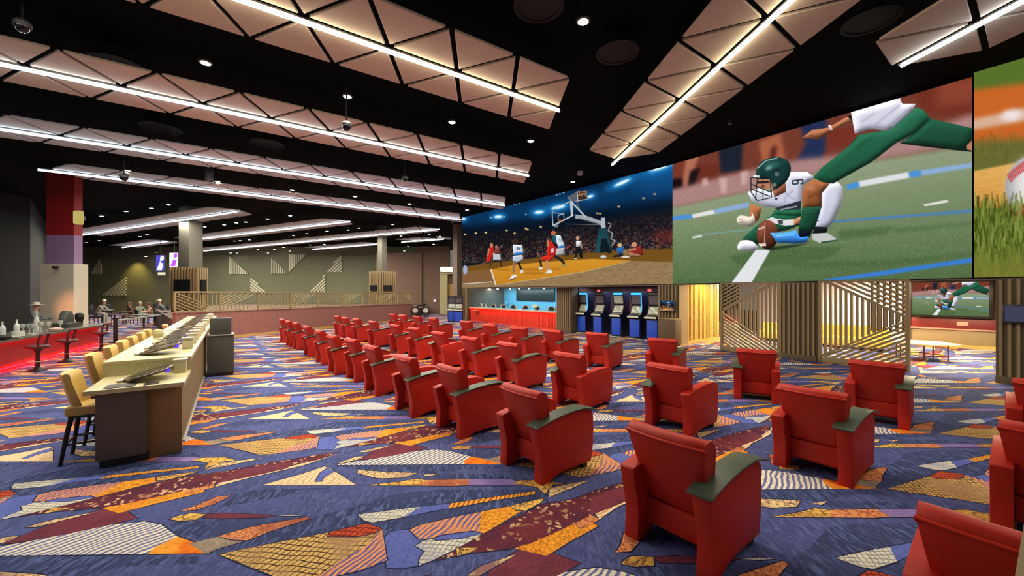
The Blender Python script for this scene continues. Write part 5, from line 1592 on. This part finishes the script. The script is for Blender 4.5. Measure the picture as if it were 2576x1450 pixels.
for (a_, m_, c_, Y_, nm, lab, wide) in ((450, 475, 510, 24.5, 'pillar', 'grey pillar rising from the slatted box at the left end of the dining platform', (430, 496, 519, 3.62)),
                                      (950, 961, 973, 31.5, 'pillar', 'grey pillar rising from the slatted box near the right end of the dining platform', (931, 956, 993, 3.78))):
    Cc = column('', '', a_, m_, c_, Y_, 0, None)
    t = thing(nm, lab, 'column', (Cc[0].x, Cc[0].y, 0))
    colpart('shaft', Cc, 0, wide[3] - .04, ZC, mat('grey_pillar_paint', (92, 90, 80), .8, 0, .05, 1), t)
    w0, wm, w1, zt = wide
    C2 = column('', '', w0, wm, w1, Y_ - .9, 0, None)
    M, dl, dr, sl, sr = C2
    t = thing('slatted_box', lab.replace('grey pillar rising from the slatted box', 'slatted timber box around the grey pillar'), 'cladding', (M.x, M.y, 0))
    colpart('core', C2, 0, 0, zt - .05, oakd, t)
    b = MB()
    for d, s_ in ((dl, sl), (dr, sr)):
        n = int(s_ / .16)
        o_ = Vector((-d.y, d.x)) if d is dr else Vector((d.y, -d.x))
        if o_.y > 0: o_ = -o_
        for k in range(n + 1):
            q = M + d * (s_ * k / n) + o_ * .04
            b.bar((q.x - M.x, q.y - M.y, 1.2), (q.x - M.x, q.y - M.y, zt), .08, .06, (o_.x, o_.y, 0))
    b.build('slats', oak, t)
    for d, s_, f0, f1 in ((dl, sl, .22, .82), (dr, sr, .2, .75)):
        o_ = Vector((d.y, -d.x)) if d is dl else Vector((-d.y, d.x))
        if o_.y > 0: o_ = -o_
        q0, q1 = M + d * (s_ * f0) + o_ * .12, M + d * (s_ * f1) + o_ * .12
        MB().bar((q0.x - M.x, q0.y - M.y, 2.5 if a_ < 500 else 2.5), (q1.x - M.x, q1.y - M.y, 2.5), .07, .42 if a_ > 500 else .8, (0, 0, 1)).build('display', mat('dark_display', (22, 24, 30), .25), t)
C4 = column('', '', 1139, 1150, 1164, 31.0, 0, None)
b = MB(); colbox(b, *C4, 0, 0, ZC)
t = tag(b.build('pillar', taupe), 'slim taupe pillar at the left end of the basketball screen', 'column')
# ------------------------------------------------------------------ dining platform with its railing
PD = Vector((2.1, 5.0)).normalized()
PA = Vector((-14.0, 16.7)); PB = Vector((-7.75, 31.6))
PD = (PB - PA).normalized()
PRZ = math.atan2(PD.y, PD.x)
PL = (PB - PA).length
maroonw = mat('maroon_wall_panel', (146, 98, 88), .75, 0, .18, 2.0, stretch=(3, 3, .4))
t = thing('platform_wall', 'low maroon wall around the raised dining platform', 'low wall', (PA.x, PA.y, 0), PRZ)
MB().box(0, PL, 0, .2, .12, 1.24).build('panel', maroonw, t); MB().box(0, PL, -.03, .2, 0, .12).build('plinth', oakg, t); MB().box(-.02, PL + .02, -.03, .24, 1.24, 1.28).build('ledge', mat('maroon_ledge', (136, 92, 80), .5), t)
pf = MB().prism([tuple(PA + Vector((-PD.y, PD.x)) * .2), tuple(PB + Vector((-PD.y, PD.x)) * .2), (-9.5, 45.8), (-30, 45.8), (-24, 27)], 0, 1.0, 'z')
struct('floor_platform', pf, mat('platform_floor', (92, 70, 60), .8), label='raised dining platform floor')
railm = mat('railing_timber', (158, 142, 98), .55, 0, .1, 3)
NR = 9
pw = PL / NR
for i in range(NR):
    q = PA + PD * (i * pw)
    t = thing('railing_panel', f'slatted railing panel on the maroon wall, {ORD[i]} from the left', 'railing', (q.x, q.y, 1.28), PRZ, 'railing panels on the maroon wall')
    MB().box(0, .06, .06, .14, 0, .90).build('post', railm, t)
    MB().box(0, pw - .004, .05, .15, .84, .90).build('top_rail', railm, t); MB().box(0, pw - .004, .06, .14, .02, .07).build('bottom_rail', railm, t)
    b = MB()
    fl = i % 2
    def X(a): return .08 + (pw - .12) * ((1 - a) if fl else a)
    for k in range(9):
        a = (k + .5) / 9
        if fl:
            b.bar((X(a), .1, .07), (X(a), .1, .07 + .77 * a), .035, .04, (0, 1, 0))
        else:
            b.bar((X(a), .1, .07 + .77 * (1 - a) * .9), (X(a), .1, .84), .035, .04, (0, 1, 0))
    for k in range(6):
        a = k / 6
        b.bar((X(0), .1, .84 - .77 * a * 1.0), (X(1 - a), .1, .07), .035, .04, (0, 1, 0)) if not fl else b.bar((X(a), .1, .84), (X(1), .1, .84 - .77 * (1 - a)), .035, .04, (0, 1, 0))
    b.build('slats', railm, t)
for i, px in enumerate((546, 607, 613, 655, 690, 740, 795)):
    k = (px - CX) / FPX
    s_ = (k * PA.y - PA.x) / (PD.x - k * PD.y)
    q = PA + PD * s_ + Vector((-PD.y, PD.x)) * .19
    t = thing('white_cup', f'small white cup on the maroon wall ledge, {ORD[i]} from the left', 'cup', (q.x, q.y, 1.28), 0, 'white cups on the maroon ledge')
    MB().lathe([(.035, 0), (.05, .13), (.042, .13), (.03, .02)], n=10).build('cup', ivory, t)
# ------------------------------------------------------------------ back wall and its triangles
YB = 46.0
struct('wall_back', MB().box(-62, -9.0, YB, YB + .2, 0, ZC), olivep, label='olive grey back wall with triangular slatted panels')
struct('wall_back_right', MB().box(-14.2, -9.4, YB - 4.2, YB - 4.0, 0, 6.3).box(-10.1, -6.5, YB - 4.0, YB - 3.8, 0, 7), mat('brown_grey_paint', (122, 96, 82), .85, 0, .06, .6), label='brown grey wall at the right end of the back')
b = MB(); b.prism([(-52, 46.2), (-27, 22.5), (-27.2, 22.3), (-52.3, 46)], 0, ZC, 'z'); b.prism([(-27, 22.5), (-26.6, 8), (-26.9, 8), (-27.3, 22.5)], 0, ZC, 'z')
struct('wall_left', b, mat('dark_grey_wall', (20, 20, 19), .85, 0, .1, .6), label='dark grey wall on the left')
tri_m = mat('triangle_slats', (216, 214, 188), .6, 0, .05, 2)
TR = [((258, 744), (318, 744), (318, 697), 'lowest left slatted triangle, lit yellow, right of the red pillar', 2), ((577, 645), (577, 690), (625, 690), 'upper slatted triangle left of the lit yellow one, above the railing', 1),
      ((630, 695), (630, 738), (671, 738), 'lower slatted triangle, left of middle, touching the railing top', 2), ((680, 645), (681, 689), (725, 689), 'upper slatted triangle standing on its right angle, left half of a pair', 1),
      ((728, 640), (770, 640), (727, 686), 'hanging slatted triangle pointing down, right half of a pair', 1), ((860, 639), (860, 685), (822, 685), 'rightmost upper slatted triangle on the back wall', 3),
      ((818, 692), (818, 734), (780, 734), 'lower slatted triangle, right of middle, touching the railing top', 3), ((228, 690), (256, 690), (252, 646), 'dim slatted triangle beside the red pillar', 1)]
for a_, b_, c_, lab, mode in TR:
    P3 = [D(q[0], q[1], YB - .12) for q in (a_, b_, c_)]
    o_ = P3[0]
    T = [Vector((q.x - o_.x, q.z - o_.z)) for q in P3]
    t = thing('triangular_slat_panel', lab, 'wall panel', o_, 0, 'triangular panels on the back wall')
    dd = {1: Vector((0, 1)), 2: Vector((1, -.75)), 3: Vector((1, .95))}[mode]
    if lab.startswith('lowest'): dd = Vector((1, .75))
    dd = dd.normalized(); nn = Vector((-dd.y, dd.x))
    lo, hi = min(nn.dot(q) for q in T), max(nn.dot(q) for q in T)
    b = MB()
    k = lo + .1
    while k < hi:
        p_, q_ = nn * k - dd * 9, nn * k + dd * 9
        l_, h_ = 0.0, 1.0
        c = sum(T, Vector((0, 0))) / 3
        for i in range(3):
            A_, B_ = T[i], T[(i + 1) % 3]
            n_ = Vector((-(B_ - A_).y, (B_ - A_).x))
            if n_.dot(c - A_) < 0: n_ = -n_
            f0, f1 = n_.dot(p_ - A_), n_.dot(q_ - A_)
            if f0 < 0 and f1 < 0: l_ = 2
            elif f0 < 0: l_ = max(l_, f0 / (f0 - f1))
            elif f1 < 0: h_ = min(h_, f0 / (f0 - f1))
        if h_ - l_ > .005:
            u0, u1 = p_.lerp(q_, l_), p_.lerp(q_, h_)
            b.bar((u0.x, 0, u0.y), (u1.x, 0, u1.y), .14, .1, (0, 1, 0))
        k += .25
    b.build('slats', tri_m, t)
    MB().prism([tuple(q) for q in T], .04, .11, 'y').build('backing', olivep, t)
for i, (x0, y0, x1, y1, c1) in enumerate(((392, 642, 413, 682, (86, 80, 210)), (426, 636, 447, 672, (246, 220, 255)))):
    a_, b_ = D(x0, y1, 33), D(x1, y0, 33)
    t = thing('hanging_sign', ['glowing blue violet hanging screen beside the grey pillar', 'blazing white and violet hanging screen touching the grey pillar'][i], 'screen', (a_.x, a_.y, a_.z))
    w, h = b_.x - a_.x, b_.z - a_.z
    MB().box(0, w, .02, .12, 0, h).build('frame', blackp, t)
    ms = [emit('sign_glow_blue', (90, 80, 214), 1.0, False), emit('sign_glow_white', (244, 222, 255), 2.2, False), emit('sign_glow_violet', (190, 90, 226), 1.2, False)]
    MB().prism([(.02 * w, .02 * h), (.98 * w, .02 * h), (.98 * w, .98 * h), (.02 * w, .98 * h)], .0, .02, 'y').build('screen', ms[0] if i == 0 else ms[1], t)
    MB().prism([(.1 * w, .05 * h), (.7 * w, .05 * h), (.9 * w, .45 * h), (.5 * w, .55 * h)], -.01, .0, 'y').build('motif', ms[2] if i else ms[1], t)
    MB().prism([(.5 * w, .6 * h), (.95 * w, .7 * h), (.95 * w, .95 * h), (.6 * w, .95 * h)], -.01, .0, 'y').build('motif', ms[1] if i == 0 else ms[2], t)
    MB().tube([(w / 2, .07, h), (w / 2, .07, ZC - a_.z)], .03, 6).build('stem', canm, t)
a_, b_ = D(397, 693, 33), D(414, 685.5, 33)
t = thing('small_white_sign', 'small white sign hanging under the blue violet screen', 'sign', (a_.x, a_.y, a_.z))
MB().box(0, b_.x - a_.x, 0, .08, 0, b_.z - a_.z).build('panel', mat('white_sign', (226, 226, 204), .6), t); MB().tube([((b_.x - a_.x) / 2, .04, b_.z - a_.z), ((b_.x - a_.x) / 2, .04, b_.z - a_.z + .25)], .02, 6).build('stem', canm, t)
# doorway, wall lamp and pale frame at the far right of the back
a_, b_ = D(1106, 802, 40), D(1142, 690, 40)
t = thing('lit_doorway', 'pale framed doorway at the far end, left of the slim pillar', 'doorway', (a_.x, a_.y, 0))
w = b_.x - a_.x; h = b_.z
MB().box(0, .55 * w, 0, .3, 0, h).build('pale_jamb', mat('pale_jamb', (176, 166, 126), .7), t); MB().box(.55 * w, w * 1.2, .5, .6, 0, h * .75).build('yellow_door', oakg, t); MB().box(.55 * w, w * 1.2, .5, .6, h * .75, h).build('transom', mat('brown_grey_paint', (122, 96, 82)), t); MB().box(0, w * 1.2, -.05, .6, h, h + .15).build('lintel', mat('pale_jamb', (176, 166, 126)), t)
a_, b_ = D(1107, 684, 39), D(1139, 672, 39)
t = thing('wall_lamp', 'long glowing wall lamp above the pale doorway', 'wall lamp', (a_.x, a_.y, a_.z))
MB().box(0, b_.x - a_.x, 0, .25, 0, b_.z - a_.z).build('diffuser', emit('wall_lamp_glow', (255, 240, 196), 3.5), t, .08); MB().box(.3, .6, .25, 2.9, .1, .3).build('bracket', grey, t)
b_ = D(1093, 757, 41.6)
t = thing('wall_switch', 'tiny lit switch on the brown wall near the doorway', 'switch', b_)
MB().box(-.1, .1, 0, .1, -.1, .1).build('plate', emit('switch_glow', (255, 250, 240), 1.2, False), t, .02)
for i, px in enumerate((1136, 1154)):
    kk = kiosk(0, 0, f'blue betting machine in front of the slim pillar, {["left", "right"][i]} one of two', 0, 'pair of blue machines by the slim pillar', 0, .88)
    q = G(px, 811 + 2 * i, 0)
    kk.location = (q.x, q.y, 0)
    kk.rotation_euler = (0, 0, math.radians(4))
# ------------------------------------------------------------------ barrier, far tables, chairs and guests
pa, pb = G(291, 863), G(417, 833)
d = (pb - pa).to_2d(); Lr2 = d.length
t = thing('barrier', 'black posts carrying a pale rail, behind the mustard stools', 'barrier', (pa.x, pa.y, 0), math.atan2(d.y, d.x))
for x in (0, Lr2):
    MB().box(x - .06, x + .06, -.06, .06, .03, 1.0).build('post', blackp, t, .006); MB().box(x - .14, x + .14, -.14, .14, 0, .03).build('foot', blackp, t); MB().box(x - .09, x + .09, -.09, .09, 1.0, 1.06).build('cap', blackp, t)
MB().box(.06, Lr2 - .06, -.04, .04, .90, .97).build('rail', mat('pale_rail', (150, 152, 144), .5), t, .01)
skin = mat('skin', (200, 150, 120), .55, 0, .05, 6)
def person(loc, rz, label, shirt, trousers, seated, hat, hairc, seat_h=.46, lean=0.0):
    t = thing('person', label, 'person', loc, rz)
    hz = seat_h + .16 if seated else .92
    V, E, R = [], [], []
    def add(p, r, par=None):
        V.append(Vector(p)); R.append(r)
        if par is not None: E.append((par, len(V) - 1))
        return len(V) - 1
    f = lean
    pel = add((0, 0, hz), .15)
    w = add((0, .02 + f * .2, hz + .2), .135, pel); ch = add((0, .03 + f * .5, hz + .38), .155, w); nk = add((0, .04 + f * .75, hz + .53), .06, ch)
    for s in (-1, 1):
        sh = add((s * .19, .03 + f * .6, hz + .44), .065, ch)
        el = add((s * .25, .12 + f, hz + .2), .045, sh); wr = add((s * .17, .34 + f, hz + .2), .033, el); add((s * .14, .42 + f, hz + .2), .03, wr)
        hp_ = add((s * .09, 0, hz - .02), .10, pel)
        if seated:
            kn = add((s * .12, .42, hz - .02), .075, hp_); an = add((s * .12, .40, .09), .045, kn); add((s * .12, .54, .05), .04, an)
        else:
            kn = add((s * .10, .03, .5), .075, hp_); an = add((s * .10, 0, .09), .045, kn); add((s * .10, .14, .05), .04, an)
    me = bpy.data.meshes.new('body')
    me.from_pydata(V, E, [])
    o = bpy.data.objects.new('body', me)
    COL.objects.link(o)
    o.parent = t
    sk = o.modifiers.new('skin', 'SKIN')
    sl = me.skin_vertices[0].data
    for i, r in enumerate(R):
        sl[i].radius = (r, r)
    sl[0].use_root = True
    o.modifiers.new('subsurf', 'SUBSURF').levels = 1
    o.modifiers['subsurf'].render_levels = 1
    me.materials.append(shirt)
    hy, hzz = .06 + f * .85, hz + .70
    b = MB().lathe([(.03, -.14), (.06, -.12), (.085, -.04), (.092, .03), (.08, .10), (.045, .13), (.005, .14)], n=14)
    b.v = [(x * .92, y * 1.08 + hy, z + hzz) for x, y, z in b.v]
    b.tube([(0, hy - .02, hzz - .2), (0, hy, hzz - .08)], .05, 8)
    b.v += []
    b.add([(-.016, hy + .085, hzz - .03), (.016, hy + .085, hzz - .03), (0, hy + .125, hzz - .035), (0, hy + .09, hzz + .02)], [(0, 1, 2), (0, 2, 3), (1, 3, 2), (0, 3, 1)])
    b.build('head', skin, t)
    if hat:
        b = MB().lathe([(.10, .04), (.10, .09), (.075, .14), (.01, .155)], n=14)
        if hat == 'brim':
            b.lathe([(.22, .03), (.22, .045), (.09, .06)], n=16)
        else:
            b.box(-.07, .07, .06, .18, .045, .055)
        b.v = [(x, y + hy, z + hzz) for x, y, z in b.v]
        b.build('cap', hairc, t)
    else:
        b = MB().lathe([(.096, -.03), (.102, .04), (.088, .11), (.05, .145), (.01, .15)], n=14)
        b.v = [(x, y * 1.08 - .015 + hy, z + hzz) for x, y, z in b.v]
        b.build('hair', hairc, t)
    return t
capw = mat('white_cap', (236, 232, 206), .7); hairb = mat('brown_hair', (84, 58, 40), .8); hairg = mat('grey_hair', (150, 140, 124), .8)
sh1 = mat('grey_shirt', (150, 148, 134), .8); sh2 = mat('dark_shirt', (34, 32, 36), .8); sh3 = mat('brown_shirt', (92, 66, 54), .8); sh4 = mat('patterned_shirt', (88, 92, 96), .8, 0, .8, 40); sh5 = mat('pink_shirt', (190, 150, 130), .8); sh6 = mat('pale_green_shirt', (128, 138, 116), .8)
def farchair():
    t = thing('cafe_chair', 'x', 'chair')
    MB().box(-.22, .22, -.22, .22, .42, .47).build('seat', blackp, t, .015)
    MB().prism([(-.21, .55), (-.22, .8), (-.12, .92), (.12, .92), (.22, .8), (.21, .55)], -.24, -.20, 'y').build('backrest', blackp, t, .01)
    for sx in (-1, 1):
        MB().tube([(sx * .2, -.2, 0), (sx * .2, -.21, .85)], .018, 6).build('leg', blackp, t); MB().tube([(sx * .2, .2, 0), (sx * .19, .19, .43)], .018, 6).build('leg', blackp, t)
    return t
def at(px, Y): return ((px - CX) / FPX * Y, Y, 0)
fc = None
PPL = [(243, 24.0, 'person in a white cap leaning forward at the far tables, nearest the red pillar', sh1, None, 'cap', capw, .35, PI * -.4), (331, 27.0, 'bareheaded person in brown at the far tables, left of the others there', sh3, None, None, hairb, .05, PI * .9),
       (350, 28.5, 'bareheaded person in pale green at the far tables, behind the one in brown', sh6, None, None, hairg, .05, PI * -.6), (381, 27.0, 'bareheaded person in pink at the far tables, beside the patterned shirt', sh5, None, None, hairb, .1, PI * .8),
       (412, 26.0, 'person in a white cap and patterned shirt at the far tables, by the maroon wall', sh4, None, 'cap', capw, .2, PI * .6)]
for i, (px, Y, lab, s_, tr, hat, hc, ln, rz) in enumerate(PPL):
    x, y, _ = at(px, Y)
    sh_ = .72 if hat else .5
    person((x, y, 0), rz, lab, s_, None, True, hat, hc, sh_, ln)
    q = Vector((x, y, 0)) - Vector((-math.sin(rz), math.cos(rz), 0)) * .02
    lab2 = f'black cafe chair under the {lab.split(" at the far")[0]}'
    if fc is None:
        fc = farchair(); fc.location = q; fc.rotation_euler = (0, 0, rz); fc['label'] = lab2; fc['group'] = 'black chairs at the far tables'; c_ = fc
    else:
        c_ = dup(fc, q, rz, lab2, 'black chairs at the far tables')
    c_.scale = (1, 1, sh_ / .47)
for i, (px, Y) in enumerate(((268, 25.6), (312, 29.5), (398, 28.8))):
    dup(fc, at(px, Y), PI * (.3 + .5 * i), f'empty black cafe chair at the far tables, {ORD[i]} from the left', 'black chairs at the far tables')
for i, (px, Y) in enumerate(((288, 25.2), (362, 24.6))):
    t = thing('dark_table', f'black round table among the far guests, {["left", "right"][i]} one', 'table', at(px, Y), 0, 'black tables at the far end')
    MB().lathe([(.6, .74), (.62, .76), (.6, .78)], n=24).build('top', blackp, t); MB().lathe([(.3, 0), (.3, .02), (.04, .06), (.04, .74)], n=16).build('pedestal', blackp, t)
k = (86 - CX) / FPX
person((k * 15.2, 15.2, 0), PI * -.35, 'person in a pale wide-brimmed hat behind the red glowing bar on the left', sh4, None, False, 'brim', mat('pale_hat', (190, 178, 168), .7))
# the pair of round-backed chairs with a small table at the end of the maroon wall
p = G(1062, 806)
t = thing('small_round_table', 'small pale-topped table at the right end of the maroon wall', 'table', (p.x - .2, p.y + .5, 0))
MB().lathe([(.42, .98), (.44, 1.0), (.42, 1.02)], n=20).build('top', mat('pale_top', (214, 206, 180), .4), t); MB().lathe([(.25, 0), (.25, .02), (.04, .05), (.04, .98)], n=14).build('pedestal', blackp, t)
def rchair(lab, x, y, rz):
    t = thing('round_chair', lab, 'chair', (x, y, 0), rz, 'round-backed black chairs')
    MB().tube([(.30 * math.cos(a), -.18, .78 + .28 * math.sin(a)) for a in [2 * PI * k / 18 for k in range(19)]], .05, 8).build('back_ring', blackp, t)
    MB().prism([(.21 * math.cos(2 * PI * k / 18), .78 + .19 * math.sin(2 * PI * k / 18)) for k in range(18)], -.20, -.16, 'y').build('back_pad', mat('pale_pad', (196, 190, 180), .7), t)
    MB().lathe([(.26, .44), (.28, .48), (.24, .52)], n=16).build('seat', blackp, t)
    for k in range(4):
        a = PI / 4 + k * PI / 2
        MB().tube([(.12 * math.cos(a), .12 * math.sin(a), .45), (.26 * math.cos(a), .26 * math.sin(a), 0)], .02, 6).build('leg', blackp, t)
rchair('round-backed black chair with pale pad, left of two at the maroon wall end', p.x - .48, p.y - .2, 0.15)
rchair('round-backed black chair with pale pad, right of two at the maroon wall end', p.x + .38, p.y - .2, -.15)
# tapered beige post at the bottom right corner
a = Vector((1.94, 1.50))
t = thing('beige_post', 'edge of a tapered beige post in the bottom right corner of the photo', 'post', (1.75, 1.1, 0))
MB().loft([[(-.47, -.10, 0), (.3, -.10, 0), (.3, .10, 0), (-.47, .10, 0)], [(-.22, -.10, 1.44), (.2, -.1, 1.44), (.2, .1, 1.44), (-.22, .1, 1.44)]]).build('shaft', mat('beige_laminate', (150, 136, 96), .7, 0, .1, 4), t, .01)
MB().box(-.22, .2, -.1, .1, 1.44, 1.45).build("cap", mat('beige_laminate', (150, 136, 96)), t)
# ------------------------------------------------------------------ light
w = bpy.data.worlds.new('world')
sc.world = w
w.use_nodes = True
w.node_tree.nodes['Background'].inputs['Color'].default_value = (0.9, 0.95, 1.0, 1)
w.node_tree.nodes['Background'].inputs['Strength'].default_value = 0.16
# bar niche, passage and lounge lamps
lamp('AREA', 'bar_niche_lamp', uv(UB - 1.2, -(BX0 + BX1) / 2, 2.48), 240, (150, 222, 255), BX1 - BX0 - .4, (0, 0, RZ), .6)
lamp('AREA', 'machine_niche_fill', uv(UW + .9, -(KX0 + KX1) / 2, 2.42), 90, (226, 240, 255), KX1 - KX0 - .4, (0, 0, RZ), .5)  # added fill without a fitting, brightens the machine faces
q = uv(16.4, 8.9, 2.55)
lamp('AREA', 'passage_lamp', q, 70, (255, 206, 96), .9, (0, 0, RZ), .5)
lamp('SPOT', 'red_pillar_lamp', (C1[0].x + .6, C1[0].y - 2.2, .95), 200, (255, 170, 120), .2, (math.radians(100), 0, math.radians(12)), spot=.8)
lamp('SPOT', 'triangle_lamp', D(322, 640, YB - 1.2), 500, (255, 220, 120), .1, (math.radians(15), 0, 0), spot=1.5, blend=.9)
sc.view_settings.view_transform = 'Standard'
sc.view_settings.look = 'None'
sc.view_settings.gamma = 1.0
sc.view_settings.exposure = 0.0
sc.cycles.max_bounces = 5
sc.cycles.diffuse_bounces = 3
sc.cycles.glossy_bounces = 2
sc.cycles.transmission_bounces = 2
sc.cycles.caustics_reflective = False
sc.cycles.caustics_refractive = False
sc.cycles.adaptive_threshold = 0.03
sc.cycles.sample_clamp_indirect = 4.0
